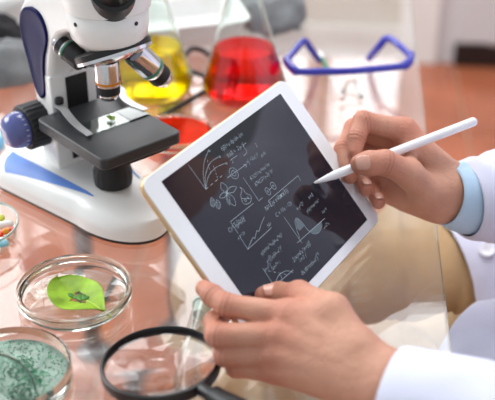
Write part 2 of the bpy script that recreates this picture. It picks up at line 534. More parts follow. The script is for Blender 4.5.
bb = struct(rbox(-3.6, -0.18, WB - 0.018, WB, 0, 0.115).build('baseboard_back', M['white_paint'], bevel=0.004))
# daylight window in the back wall (above the picture)
M['daylight'] = mat('window_daylight', (255, 255, 255), 0.5, var=0.0, emis=(250, 252, 255), estr=2.4)
WX = (Vector((0.22, 3.1, 0)) - J0).dot(RX)
wz0, wz1, wa0, wa1 = 1.48, 2.9, -3.1, WX
win = struct(rbox(wa0, wa1, WB - 0.01, WB - 0.002, wz0, wz1).build('window_1', M['daylight'], smooth=False))
for k in range(6):
    a = wa0 + (wa1 - wa0) * k / 5
    rbox(a - 0.025, a + 0.025, WB - 0.04, WB - 0.012, wz0, wz1).build('window_bar', M['white_paint'], win)
for z in (wz0 - 0.03, wz1):
    rbox(wa0 - 0.03, wa1 + 0.03, WB - 0.05, WB - 0.002, z, z + 0.03).build('window_frame', M['white_paint'], win)
for n3, (z0, z1) in enumerate(((1.48, 1.92), (2.45, 2.9))):  # unseen panes, split and sized to shape reflections in the glass top
    w2 = struct(rbox(WX + 0.06, WX + 1.1, WB - 0.01, WB - 0.002, z0, z1).build('window_%d' % (n3 + 2), M['daylight'], smooth=False))
    for z in (z0 - 0.03, z1):
        rbox(WX + 0.03, WX + 1.13, WB - 0.05, WB - 0.002, z, z + 0.03).build('window_frame', M['white_paint'], w2)
# white door in the back wall
dr = struct(rbox(-0.06, 0.10, WB - 0.02, WB, 0.0, 2.05).build('door_1', M['cabinet'], bevel=0.003))
for a0, a1 in ((-0.18, -0.06), (0.10, 0.16)):
    rbox(a0, a1, WB - 0.035, WB, 0, 2.12).build('door_jamb', M['white_paint'], dr, bevel=0.004)
# cabinet on a dark plinth
cb = thing('storage_cabinet', 'pale grey storage cabinet on a dark plinth by the back wall', 'cabinet', (0, 0, 0))
ca0 = (atz(447, 66, 0.0) - J0).dot(RX); cb0 = (atz(447, 66, 0.0) - J0).dot(RY)
rbox(ca0 + 0.02, ca0 + 0.92, cb0, WB - 0.002, 0, 0.075).build('plinth', M['dark_plinth'], cb, bevel=0.004)
rbox(ca0 + 0.03, ca0 + 0.93, cb0 + 0.01, WB - 0.002, 0.075, 0.95).build('body', M['cabinet'], cb, bevel=0.004)
for k in range(2):
    d = rbox(ca0 + 0.04 + 0.445 * k, ca0 + 0.475 + 0.445 * k, cb0 - 0.006, cb0 + 0.01, 0.085, 0.93).build('door', M['cabinet'], cb, bevel=0.003)
    MB().tube([room(ca0 + (0.43 if k == 0 else 0.53), cb0 - 0.03, z) for z in (0.6, 0.8)], 0.006).build('handle', M['steel'], d)

# ------------------------------------------------------------------ glass table
E0 = Vector((0.169, 0.647, 0)); E1 = Vector((0.257, 1.504, 0)); ED = (E1 - E0).normalized(); EN = Vector((ED.y, -ED.x, 0))
tb = thing('glass_table', 'long clear glass table with grey metal legs', 'table', (E0.x, E0.y, 0))
def tpt(a, b, z): return (EN * a + ED * b) + Vector((0, 0, z))       # local: a outward from right edge, b along the edge
TL0, TL1, TW = -0.32, 1.75, 1.25
s = MB().prism([(-TW, TL0), (0, TL0), (0, TL1), (-TW, TL1)], TZ - 0.008, TZ - 0.0005, lambda a, b, h: tpt(a, b, h))
s.fm = [0 if abs(Vector(s.v[f[0]]).z - Vector(s.v[f[2]]).z) < 1e-6 else 1 for f in s.f]
s.build('glass_top', [M['table_glass'], M['glass_edge']], tb, smooth=False)
def leg_at(u, v, r, m):
    p = atz(u, v, 0.0) - E0; p.z = 0
    l = MB().lathe([(r, 0.012), (r, TZ - 0.02), (r * 1.5, TZ - 0.018), (r * 1.5, TZ - 0.0085)], base=p, seg=24).build('leg', m, tb)
    MB().lathe([(r * 1.9, 0), (r * 2.0, 0.006), (r * 1.6, 0.014), (r, 0.018)], base=p, seg=24).build('foot', m, l)
leg_at(94, 352, 0.017, M['leg_metal'])
leg_at(180, 330, 0.021, M['leg_dark'])
for q in ((-1.15, TL0 + 0.1), (-1.15, TL1 - 0.1)):
    p = tpt(q[0], q[1], 0)
    l = MB().lathe([(0.017, 0.012), (0.017, TZ - 0.02), (0.026, TZ - 0.018), (0.026, TZ - 0.0085)], base=p, seg=24).build('leg', M['leg_metal'], tb)

# ------------------------------------------------------------------ microscope
MA = math.radians(-49)
MR = Matrix.Rotation(MA, 3, 'Z')
MO = Vector((-0.137, 0.876, TZ))
mic = thing('microscope', 'white and navy blue monocular microscope with black stage', 'microscope', MO, MR)
def mloc(p): return MR.transposed() @ (p - MO)
def mz(u, v, h): return mloc(atz(u, v, TZ + h))
XB, XF = -0.142, 0.0735
def base_w(x):
    if x > 0: w = 0.046 * math.sqrt(max(0, 1 - (x / XF) ** 2))
    else: w = 0.046 - 0.17 * x
    if x < XB + 0.03: w *= math.sqrt(max(0, 1 - ((XB + 0.03 - x) / 0.03) ** 2)) * 0.35 + 0.65
    return w
def base_top(x, s_):
    crown = 0.037 if x < -0.02 else 0.037 - 0.012 * ((x + 0.02) / 0.093) ** 2
    return 0.013 + (crown - 0.013) * max(0, 1 - abs(s_) ** 3.2) ** 0.55
def xs(n): return [XB + (XF - XB) * (0.5 - 0.5 * math.cos(math.pi * min(max(i / n, 0.0), 1))) for i in range(n + 1)]
rs = []
SS = [-1 + 2 * j / 36 for j in range(37)]
SS = [math.copysign(1 - (1 - abs(x)) ** 1.6, x) for x in SS]
for x in xs(48):
    w = max(base_w(x), 0.0004)
    ring = [Vector((x, q * w, base_top(x, q) if w > 0.001 else 0.014)) for q in SS]
    ring += [Vector((x, q * w * 0.985, 0.0035)) for q in (1, 0.5, 0, -0.5, -1)]
    rs.append(ring)
MB().rings(rs).build('base', M['scope_white'], mic, angle=60)
foot = MB().rings([[Vector((x, q * max(base_w(x), 0.0004) * 0.985, z)) for z in (0.0005, 0.0035) for q in ((1, -1) if z < 0.002 else (-1, 1))] for x in xs(40)])
foot.build('rubber_base_pad', M['black_plastic'], mic)
for sg in (-1, 1):           # blue stripes on the shoulders
    def stripe(a, b, sg=sg):
        x = -0.126 + 0.136 * a
        s0 = 0.62 - 0.02 * a; s1 = s0 + (0.335 * (1 - a) ** 0.75 + 0.02) * (min(1, a * 8) ** 0.5 if a < 0.125 else 1)
        q = s0 + (s1 - s0) * b
        w = base_w(x)
        return Vector((x, sg * q * w, base_top(x, q) + 0.0006))
    MB().grid(stripe, 40, 10).build('blue_stripe', M['scope_stripe'], mic, smooth='all')
# arm
arm = [(-0.092, 0.028), (-0.090, 0.10), (-0.1, 0.135), (-0.107, 0.16), (-0.108, 0.18), (-0.102, 0.197), (-0.092, 0.208), (-0.078, 0.215), (-0.05, 0.222), (-0.02, 0.23), (0.0, 0.236),
       (0.0, 0.196), (-0.018, 0.194), (-0.033, 0.187), (-0.043, 0.176), (-0.049, 0.160), (-0.054, 0.145), (-0.060, 0.13), (-0.062, 0.028)]
MB().prism(arm, -0.025, 0.025, lambda a, b, h: (a, h, b)).build('arm', M['scope_white'], mic, bevel=0.005, seg=3, angle=60)
pan = [(-0.076, 0.2045), (-0.090, 0.200), (-0.099, 0.191), (-0.1025, 0.178), (-0.1, 0.160), (-0.094, 0.142), (-0.0895, 0.125), (-0.0845, 0.1135), (-0.076, 0.1085), (-0.068, 0.1155), (-0.0655, 0.127), (-0.0645, 0.142), (-0.0610, 0.157), (-0.0550, 0.170), (-0.0515, 0.182), (-0.0545, 0.194), (-0.063, 0.2025)]
pp = smooth_path([(a, b, 0) for a, b in pan + [pan[0]]], 4)[:-1]
cxp, cyp = sum(p.x for p in pp) / len(pp), sum(p.y for p in pp) / len(pp)
for sg in (-1, 1):
    r_ = []
    for k, (sc, h) in enumerate(((1.0, 0.024), (1.0, 0.0262), (0.985, 0.0270), (0.93, 0.0274), (0.88, 0.0270), (0.5, 0.0272), (0.02, 0.0272))):
        r_.append([(cxp + (p.x - cxp) * sc, sg * h, cyp + (p.y - cyp) * sc) for p in pp])
    MB().rings(r_).build('blue_side_panel', M['scope_blue'], mic, angle=50)
# rack block in front of the arm
blk = MB().prism(rrect(-0.068, -0.0555, -0.026, 0.026, 0.002), 0.03, 0.1375).build('rack_housing', M['scope_white'], mic, bevel=0.0015)
MB().box((-0.0557, 0.003, 0.088), (0.003, 0.024, 0.09)).build('rack_slot', M['black_plastic'], blk)
MB().lathe([(0.0015, 0), (0.0015, 0.012), (0.0035, 0.0125), (0.0035, 0.015), (0.001, 0.016)], (-0.058, 0.0, 0.1375), seg=16).build('stop_screw', M['steel'], mic)
# focus knobs
for sg in (-1, 1):
    kz, kx = 0.079, -0.084
    k1 = MB().lathe([(0.021, 0.022), (0.0235, 0.0235), (0.0235, 0.0450), (0.0215, 0.0470), (0.016, 0.0470)], (kx, 0, kz), (0, sg, 0), 96, mod=lambda k, r, h: 1 + (0.012 if (k // 2) % 2 else -0.02) * (0.0238 > r > 0.022)).build('coarse_focus_knob', M['rubber'], mic)
    k2 = MB().lathe([(0.0185, 0.0465), (0.0188, 0.0545), (0.0182, 0.0555), (0.0175, 0.060), (0.0150, 0.0645), (0.009, 0.0672), (0.001, 0.068)], (kx, 0, kz), (0, sg, 0), 48).build('fine_focus_knob', M['knob_blue'], k1)
    ticks = MB()
    for k in range(20):
        a = 2 * math.pi * k / 20
        ticks.box((kx + 0.01895 * math.cos(a), sg * 0.0510, kz + 0.01865 * math.sin(a)), (0.0005, 0.003, 0.0005))
    ticks.build('tick_marks', M['white_paint'], k1)
# stage
st = MB().prism(rrect(-0.056, 0.062, -0.046, 0.045, 0.007), 0.0885, 0.1).build('stage', M['stage_black'], mic, bevel=0.0015)
MB().prism(rrect(-0.05, 0.056, -0.040, 0.039, 0.01), 0.083, 0.0885).build('stage_underside', M['black_plastic'], st)
MB().lathe([(0.013, 0.0), (0.0185, 0.001), (0.0195, 0.006), (0.0195, 0.016), (0.017, 0.022), (0.015, 0.03), (0.015, 0.048)], (0.004, 0.0, 0.0355), seg=72, mod=lambda k, r, h: 1 - (0.03 if (k // 2) % 2 and 0.004 < h < 0.02 else 0)).build('illuminator', M['rubber'], mic)
# stage clips
def clip(knob_px, path_px):
    kp = mz(*knob_px, 0.1)
    MB().lathe([(0.0035, 0.0), (0.0035, 0.007), (0.0022, 0.007), (0.0022, 0.009)], (kp.x, kp.y, 0.1), seg=20).build('clip_post', M['steel'], mic)
    MB().lathe([(0.003, 0.0), (0.0045, 0.0008), (0.0045, 0.0052), (0.0035, 0.0065), (0.001, 0.007)], (kp.x, kp.y, 0.109), seg=24).build('clip_knob', M['black_plastic'], mic)
    pts = [mz(u, v, h) for u, v, h in path_px]
    pts = smooth_path(pts, 5)
    side = Vector((0, 1, 0))
    r_ = []
    for i, p in enumerate(pts):
        w = 0.0045 - 0.0012 * i / len(pts)
        r_.append([p - side * w, p + side * w, p + side * w + Vector((0, 0, 0.0007)), p - side * w + Vector((0, 0, 0.0007))])
    MB().rings(r_).build('stage_clip', M['clip'], mic)
clip((60.5, 112), [(56, 105, 0.1085), (63, 109, 0.1085), (71, 119, 0.108), (79, 127, 0.104), (87, 133, 0.1022), (90, 135.5, 0.1026)])
clip((118, 92), [(114, 86, 0.1085), (121, 90, 0.1085), (124, 98, 0.107), (132, 104, 0.1035), (141, 108, 0.1022), (146, 110, 0.1026)])
# head
hx, hy = 0.004, 0.008
HZ = 0.0075
MB().lathe([(r, h + HZ) for r, h in [(0.020, 0.176), (0.030, 0.178), (0.0355, 0.185), (0.0375, 0.196), (0.0378, 0.2105), (0.0368, 0.2115), (0.0400, 0.2125), (0.0425, 0.228), (0.042, 0.243), (0.036, 0.256), (0.02, 0.264)]], (hx, hy, 0), seg=56).build('head', M['scope_white'], mic, angle=50)
for ang in (-84, 8, 120):
    a = math.radians(ang)
    c_ = Vector((hx + 0.0374 * math.cos(a), hy + 0.0374 * math.sin(a), 0.2035 + HZ))
    MB().lathe([(0.002, 0), (0.002, 0.0008), (0.0012, 0.001)], c_, (math.cos(a), math.sin(a), 0), 12).build('set_screw', M['black_plastic'], mic)
ea = Vector((0.62, -0.30, 0.72)).normalized()
ec = Vector((0.0325, -0.004, 0.238))
et = MB().lathe([(0.0195, -0.012), (0.0205, 0.003), (0.0205, 0.010), (0.0165, 0.0115), (0.0150, 0.09), (0.0165, 0.0915), (0.0165, 0.112), (0.013, 0.118), (0.008, 0.1165)], ec, ea, 40).build('eyepiece_tube', M['black_plastic'], mic)
MB().lathe([(0.0085, 0), (0.004, 0.0025), (0.0005, 0.003)], ec + ea * 0.1155, ea, 24).build('eye_lens', M['dark_glass'], et)
# nosepiece and objectives
nd = Vector((0.40, 0.03, -0.9)).normalized()
nc = Vector((0.002, 0.011, 0.1775))
npz = MB().lathe([(0.0345, -0.002), (0.0375, 0.0), (0.0375, 0.0055)], nc, nd, 64).build('nosepiece_ring', M['black_plastic'], mic)
MB().lathe([(0.0372, 0.0055), (0.0372, 0.0085), (0.030, 0.0115), (0.02, 0.0135), (0.006, 0.014)], nc, nd, 64).build('nosepiece', M['chrome'], mic)
def objective(base, tip, sc, band, sleeve, name_metal):
    d = (tip - base).normalized(); L = (tip - base).length
    o = MB().lathe([(0.0118 * sc, -0.002), (0.0122 * sc, 0.001), (0.0122 * sc, L * 0.50)], base, d, 40).build('objective_barrel', name_metal, mic)
    MB().lathe([(0.01245 * sc, L * 0.46), (0.01245 * sc, L * 0.52)], base, d, 40).build('colour_band', band, o)
    MB().lathe([(0.0122 * sc, L * 0.5), (0.0118 * sc, L * 0.58), (0.0108 * sc, L * 0.60)], base, d, 40).build('collar', M['chrome'], o)
    MB().lathe([(0.0108 * sc, L * 0.60), (0.0108 * sc, L * 0.80)], base, d, 48, mod=lambda k, r, h: 1 + 0.02 * (k % 2)).build('grip_ring', sleeve, o)
    MB().lathe([(0.0100 * sc, L * 0.80), (0.0100 * sc, L * 0.86), (0.0085 * sc, L * 0.90), (0.0075 * sc, L * 0.96), (0.004 * sc, L), (0.0005, L)], base, d, 40).build('front_lens_mount', M['chrome'], o)
objective(Vector((0.0065, 0.001, 0.166)), Vector((0.0065, 0.001, 0.1275)), 1.0, M['orange_band'], M['rubber'], M['chrome'])
objective(Vector((0.010, 0.031, 0.169)), Vector((0.010, 0.067, 0.128)), 1.05, M['green_band'], M['rubber'], M['chrome'])
objective(Vector((-0.014, -0.014, 0.166)), Vector((-0.0455, -0.020, 0.1775)), 0.85, M['green_band'], M['black_plastic'], M['black_plastic'])

# glass slide on the stage
sc_ = mz(112, 121, 0.1)
sl = thing('microscope_slide', 'clear glass slide with frosted end on the black stage', 'slide', MO + MR @ Vector((sc_.x, sc_.y, 0.1002)), MR)
MB().box((0, 0, 0.0006), (0.026, 0.072, 0.0011)).build('slide_glass', M['slide_glass'], sl, smooth=False)
MB().box((0, 0.0245, 0.00125), (0.0255, 0.022, 0.0002)).build('frosted_end', M['label_white'], sl, smooth=False)
sp = MB()
for k in range(5):
    a = k * 1.3
    sp.ball((0.0025 * math.cos(a), 0.0015 * math.sin(a) - 0.001, 0.0018 + 0.0004 * k), (0.0038 - 0.0003 * k, 0.0022, 0.0007), 10, 6, Matrix.Rotation(a, 3, 'Z') @ Matrix.Rotation(0.3 * k, 3, 'X'))
tag(sp.build('leaf_sample', M['leaf'], None), 'tiny green leaf fragment in the middle of the glass slide', 'leaf sample')
bpy.data.objects['leaf_sample'].matrix_world = Matrix.Translation(MO + MR @ Vector((sc_.x, sc_.y, 0.1016))) @ MR.to_4x4()

# ------------------------------------------------------------------ glassware helpers
def petri(name, label, centre, r, h, group=None, m='lab_glass'):
    t = thing(name, label, 'petri dish', centre, group=group)
    MB().lathe([(0.0004, 0.0), (r - 0.003, 0.0), (r - 0.001, 0.0006), (r, 0.003), (r, h - 0.001), (r - 0.001, h), (r - 0.0022, h - 0.0007), (r - 0.0024, 0.004), (r - 0.004, 0.0020), (0.0004, 0.0018)], seg=96, cap0=True, cap1=True).build('dish', M[m], t, angle=60)
    return t
CLR = 0.0004
pc = atz(75.5, 299.5, TZ)
leaf_dish = petri('petri_dish', 'clear glass petri dish holding one green leaf', (pc.x, pc.y, TZ + CLR), 0.0485, 0.012)
lid = MB().lathe([(0.0507, 0.006), (0.0507, 0.0145), (0.0500, 0.0155), (0.0492, 0.0148), (0.0493, 0.006)], seg=96, cap0=False, cap1=False)
lid.f += [(k, (k + 1) % 96, 4 * 96 + (k + 1) % 96, 4 * 96 + k) for k in range(96)]; lid.fm += [0] * 96
lid.build('rim', M['lab_glass'], leaf_dish, angle=60)
# leaf lying in the dish: midrib from stalk end (lower right) to the tip
def leaf_thing():
    a = atz(106, 316, TZ + 0.004); b = atz(59, 285, TZ + 0.004)
    d = (b - a); L = d.length; d.normalize(); n = Vector((0, 0, 1)); sd = n.cross(d)
    t = thing('leaf', 'bright green leaf with a torn hole lying in glass dish', 'leaf', a)
    hole = [(0.50, 0.05, 0.075, 0.20), (0.60, -0.10, 0.07, 0.16), (0.42, 0.16, 0.05, 0.10), (0.56, 0.24, 0.04, 0.12)]
    g = MB(); nu, nv = 64, 40
    vs_, fs = [], []
    def P(u, v):
        x = min(1, max(0, u))
        w = 0.35 * (math.sin(math.pi / 2 * min(1, x / 0.6)) ** 1.15 if x < 0.6 else math.sqrt(max(0, 1 - ((x - 0.6) / 0.4) ** 2.2))) + 0.002
        lift = 0.0035 * abs(v) ** 1.5 + 0.002 * math.sin(u * 7 + v) + 0.004 * u * u
        return d * (L * u) + sd * (L * w * v * (1.05 if v > 0 else 0.9)) + Vector((0, 0, 0.0015 + lift))
    for i in range(nu + 1):
        for j in range(nv + 1):
            vs_.append(P(i / nu, -1 + 2 * j / nv))
    for i in range(nu):
        for j in range(nv):
            u, v = (i + .5) / nu, -1 + 2 * (j + .5) / nv
            if any(((u - hu) / ru) ** 2 + ((v - hv) / rv) ** 2 < 1 + 0.5 * math.sin(9 * math.atan2(v - hv, u - hu)) for hu, hv, ru, rv in hole): continue
            k = i * (nv + 1) + j
            fs.append((k, k + nv + 1, k + nv + 2, k + 1))
    g.add(vs_, fs)
    g.build('blade', M['leaf'], t, smooth='all', solid=0.0005)
    v_ = MB().tube([P(u, 0) + Vector((0, 0, 0.0004)) for u in [-0.06, 0, 0.1, 0.2, 0.3, 0.4]], [0.001, 0.0009, 0.0008, 0.0007, 0.0006, 0.0005], 8)
    v_.build('midrib', M['leaf_vein'], t)
    dk = MB()
    for k in range(9):
        u = 0.42 + 0.26 * random.random(); v = -0.15 + 0.4 * random.random()
        dk.ball(P(u, v) + Vector((0, 0, 0.001)), (0.0042 * random.uniform(.5, 1.1), 0.0022, 0.0010), 8, 5, Matrix.Rotation(random.uniform(0, 3), 3, 'Z'))
    dk.build('torn_edge', M['leaf_dark'], t)
leaf_thing()

# pills dish at the left edge
pc2 = atz(-27, 240, TZ)
pill_dish = petri('petri_dish', 'glass petri dish full of coloured pills at the left edge', (pc2.x, pc2.y, TZ + CLR), 0.0455, 0.018, m='thin_lab')
MB().lathe([(0.0447, 0.0165), (0.0458, 0.0165), (0.0462, 0.0178), (0.0458, 0.0190), (0.0447, 0.0188), (0.0443, 0.0178), (0.0447, 0.0165)], seg=96, cap0=False, cap1=False).build('rim', M['rim_glass'], pill_dish)
def capsule(name, label, loc, rz, L, r, m1, m2, grp, tilt=0.0):
    t = thing(name, label, 'pill', loc, Matrix.Rotation(rz, 3, 'Z') @ Matrix.Rotation(tilt, 3, 'Y'), grp)
    pr = lambda s0: [(r * math.cos(a), s0 * (L / 2 - r + r * math.sin(a))) for a in [math.pi / 2 * k / 6 for k in range(6)]] + [(0.0002, s0 * L / 2)]
    MB().lathe([(r, 0)] + pr(1), (0, 0, r), (1, 0, 0), 20, cap0=False).build('shell_half', m1, t)
    MB().lathe([(r * 0.97, 0)] + [(a * 0.97, b) for a, b in pr(-1)], (0, 0, r), (1, 0, 0), 20, cap0=False).build('shell_half', m2, t)
def tablet_pill(label, loc, r, h, m, grp, tilt=(0, 0)):
    p = MB().lathe([(r * 0.7, 0), (r, h * 0.25), (r, h * 0.75), (r * 0.7, h), (0.0003, h * 1.05)], seg=28).build('pill', m)
    p.matrix_world = Matrix.Translation(loc) @ Matrix.Rotation(tilt[0], 4, 'X') @ Matrix.Rotation(tilt[1], 4, 'Y')
    tag(p, label, 'pill', grp)
PG = 'pills in the glass dish'
zf = TZ + 0.0028
def pz(u, v, dz=0.0):
    p = atz(u, v, zf + dz + 0.003) - Vector((0, 0, 0.003))
    q = Vector((p.x - pc2.x, p.y - pc2.y, 0))
    if q.length > 0.037: q = q * (0.037 / q.length)
    return Vector((pc2.x + q.x, pc2.y + q.y, p.z))
tablet_pill('yellow green round pill at the far side of the dish', pz(0, 217), 0.006, 0.005, M['pill_yellow'], PG)
capsule('capsule', 'large white capsule above the red one', pz(4.5, 226), math.radians(18), 0.019, 0.0042, M['pill_white'], M['pill_white'], PG)
capsule('capsule', 'red and orange capsule near the dish rim', pz(9.5, 231, 0.0005), math.radians(14), 0.015, 0.0034, M['pill_red'], M['pill_orange'], PG)
tablet_pill('small red round pill at the picture edge', pz(-1, 233.5), 0.0042, 0.004, M['pill_red'], PG)
tablet_pill('white round pill beside the blue one', pz(1, 240.5), 0.0058, 0.0042, M['pill_white'], PG)
capsule('capsule', 'pale blue capsule at the near side of dish', pz(7, 245.5), math.radians(20), 0.012, 0.0036, M['pill_blue'], M['pill_blue'], PG)
tablet_pill('white round pill nearest the camera in the dish', pz(-2, 251), 0.0055, 0.004, M['pill_white'], PG)
tablet_pill('orange round pill behind the white capsule', pz(-8, 224), 0.005, 0.004, M['pill_orange'], PG)

# dish of green granules at the lower left corner
pc3 = atz(10, 384, TZ)
gran_dish = petri('petri_dish', 'glass petri dish with green granules in the corner', (pc3.x, pc3.y, TZ + CLR), 0.0500, 0.019)
MB().lathe([(0.0003, 0.0024), (0.0470, 0.0024), (0.0470, 0.0075), (0.0003, 0.0078)], seg=64).build('cloudy_water', M['agar'], gran_dish)
gr = MB()
for k in range(7000):
    a = random.uniform(0, 2 * math.pi); q = 0.045 * math.sqrt(random.random())
    x, y = q * math.cos(a), q * math.sin(a)
    dens = noise.noise(Vector((x * 40, y * 40, 3))) - 22 * math.hypot(x - 0.012, y + 0.002) + 0.62
    if random.random() > 0.15 + max(0, dens) * 1.6: continue
    r = random.uniform(0.0004, 0.0010)
    c_ = Vector((x, y, 0.0080 + random.uniform(-0.0008, 0.0006)))
    gr.add([c_ + Vector(v) * r for v in ((1, 0, 0), (-.5, .87, 0), (-.5, -.87, 0), (0, 0, 1.1))], [(0, 2, 1), (0, 1, 3), (1, 2, 3), (2, 0, 3)])
go = gr.build('granules', M['granule'], None, smooth=False)
go.location = (pc3.x, pc3.y, TZ + CLR)
tag(go, 'tiny dark green granules floating in the corner dish', 'granules', kind='stuff')
# small clear lid leaning over that dish
lc = atd(-8, 396, 0.755)
ldR = Matrix.Rotation(math.radians(28), 3, 'Y') @ Matrix.Rotation(math.radians(14), 3, 'X')
ll = thing('petri_lid', 'small clear petri dish lid leaning on the green granule dish', 'petri dish lid', lc, ldR)
MB().lathe([(0.0004, 0.0), (0.030, 0.0), (0.0325, 0.002), (0.0325, 0.010), (0.0312, 0.011), (0.0305, 0.009), (0.0302, 0.003), (0.0004, 0.0016)], seg=64).build('glass_lid', M['lab_glass'], ll, angle=60)

# red dish behind the tablet
rc = atz(176, 138, TZ)
rd = petri('petri_dish', 'petri dish of red liquid half hidden behind tablet', (rc.x, rc.y, TZ + CLR), 0.042, 0.012)
MB().lathe([(0.0003, 0.0022), (0.0392, 0.0022), (0.0392, 0.0085), (0.0003, 0.0085)], seg=64).build('red_liquid', M['redjelly'], rd)

# Erlenmeyer flasks
def flask(name, label, px, R_, H_, liq_h, m, rn=0.017):
    p = atz(*px, TZ)
    c = Vector((p.x, p.y + R_ * 0.93, TZ + CLR))
    t = thing(name, label, 'flask', c)
    zn = H_ * 0.74
    out = [(0.0005, 0.0), (R_ * 0.74, 0.0), (R_ * 0.87, 0.002), (R_ * 0.95, 0.006), (R_ * 0.99, 0.012), (R_, 0.016), (R_ * 0.985, 0.022)]
    for k in range(1, 11):
        f_ = k / 10
        out.append((R_ * 0.985 + (rn - R_ * 0.985) * (f_ ** 1.02), 0.02 + (zn - 0.02) * f_))
    out += [(rn, H_ - 0.006), (rn + 0.003, H_ - 0.003), (rn + 0.003, H_)]
    inn = [(max(0.0004, r - 0.0014), max(h, 0.0014)) for r, h in out[::-1]]
    MB().lathe(out + inn, seg=64).build('glass_body', M['lab_glass'], t, angle=60)
    ins = [(max(0.0004, r - 0.0016), max(h, 0.0016)) for r, h in out if h < liq_h - 0.002]
    rt = R_ * 0.985 + (rn - R_ * 0.985) * ((liq_h - 0.02) / (zn - 0.02)) - 0.0016
    MB().lathe(ins + [(rt, liq_h), (0.0004, liq_h - 0.0006)], seg=64).build('liquid', m, t, angle=60)
    return t
flask('conical_flask', 'conical glass flask filled with red liquid', (244, 112), 0.0535, 0.19, 0.064, M['red_liquid'])
flask('conical_flask', 'conical glass flask filled with yellow liquid behind microscope', (150, 108), 0.052, 0.19, 0.062, M['yellow_liquid'])

# black cord on the table
cp = [(132, 131, .004), (155, 120, .004), (180, 106, .004), (200, 94, .004), (215, 83, .003), (219, 74, .004), (206, 76, .006), (190, 70, .01), (185, 58, .016), (191, 49, .018), (202, 50, .014), (214, 58, .008), (226, 60, .003)]
tag(MB().tube(smooth_path([atz(u, v, TZ + h) for u, v, h in cp], 6), 0.0034, 10).build('cord', M['cord']), 'thin black cord curling behind the red flask', 'cord')

# ------------------------------------------------------------------ blue safety goggles
gc = atz(350, 100, TZ)
gg = thing('safety_goggles', 'clear safety goggles with bright blue frame and arms', 'goggles', (gc.x, gc.y, TZ))
def G(u, v, z): return atz(u, v, TZ + z) - Vector((gc.x, gc.y, TZ))
bar = smooth_path([G(286, 60, 0.046), G(291, 67, 0.046), G(299, 71.5, 0.046), G(325, 71.5, 0.046), G(350, 71, 0.046), G(380, 68.5, 0.046), G(402, 66, 0.046), G(409, 62, 0.046), G(411, 55, 0.046)], 6)
MB().tube(bar, [0.0038 + 0.0014 * (min(i, len(bar) - 1 - i) < 12) for i in range(len(bar))], 12, flat=1.25).build('brow_bar', M['goggle'], gg)
for pts in ([G(287, 62, .046), G(293, 53, .047), G(304, 41.5, .048), G(311, 49, .032), G(319, 60, .005)], [G(411, 57, .046), G(402, 48, .047), G(388, 38.5, .048), G(378, 48, .030), G(369, 58.5, .005)]):
    MB().tube(smooth_path(pts, 6), 0.0040, 10, flat=1.3).build('temple_arm', M['goggle'], gg)
for (u0, u1) in ((294, 345), (355, 405)):
    def lens(a, b, u0=u0, u1=u1):
        p = G(u0 + (u1 - u0) * a, 71.5 - 4.5 * max(0, (u0 + (u1 - u0) * a - 340) / 65), 0.046)
        x = abs(2 * a - 1)
        return p + Vector((0, -0.006 * math.sin(b * 1.6) , -0.042 * b * (1 - 0.35 * x ** 3)))
    MB().grid(lens, 16, 10).build('lens', M['clear_plastic'], gg, smooth='all', solid=0.0018)

# pipette with a green band
pa, pb = atz(319, 53, TZ + 0.006), atz(343, 100, TZ + 0.006)
pt = thing('plastic_pipette', 'clear pipette with a green band beside the goggles', 'pipette', pa)
dv = pb - pa; Lp = dv.length; dv.normalize()
MB().lathe([(0.0005, 0), (0.004, 0.002), (0.0042, Lp * 0.12), (0.003, Lp * 0.15)], (0, 0, 0), dv, 20).build('bulb', M['white_plastic'], pt)
MB().lathe([(0.0034, Lp * 0.15), (0.0034, Lp * 0.40)], (0, 0, 0), dv, 20).build('green_band', M['green_band'], pt)
MB().lathe([(0.0034, Lp * 0.40), (0.0045, Lp * 0.55), (0.0048, Lp * 0.9), (0.003, Lp * 0.98), (0.0005, Lp)], (0, 0, 0), dv, 20).build('tip', M['clear_plastic'], pt)
bt = MB().tube(smooth_path([atz(343, 92, TZ + .004), atz(349, 82, TZ + .008), atz(356, 83, TZ + .008), atz(361, 97, TZ + .004)], 6), 0.003, 12)
tag(bt.build('bent_glass_tube', M['lab_glass']), 'short bent glass tube beyond the writing hand', 'glass tube')

# things far on the table, out of focus
def far_box(name, label, cat, px, size, rz, m, tall=None):
    p = atz(*px, TZ)
    o = MB().prism(rrect(-size[0] / 2, size[0] / 2, -size[1] / 2, size[1] / 2, 0.01), 0, size[2]).build(name, m, bevel=0.004)
    o.matrix_world = Matrix.Translation((p.x, p.y, TZ + CLR)) @ Matrix.Rotation(rz, 4, 'Z')
    return tag(o, label, cat)
# white plastic basin behind the flasks
bc = atz(178, 50, TZ)
ba = thing('white_tray', 'white plastic tray standing behind the flasks', 'tray', (bc.x, bc.y + 0.06, TZ + CLR), Matrix.Rotation(0.3, 3, 'Z'))
r_ = []
for s0, h in ((0.8, 0), (0.86, 0.004), (0.98, 0.03), (1.04, 0.032), (1.04, 0.034), (0.96, 0.033), (0.83, 0.006), (0.5, 0.005)):
    r_.append([(x * s0, y * s0, h) for x, y in rrect(-0.09, 0.09, -0.06, 0.06, 0.02)])
MB().rings(r_).build('tray_body', M['white_plastic'], ba)
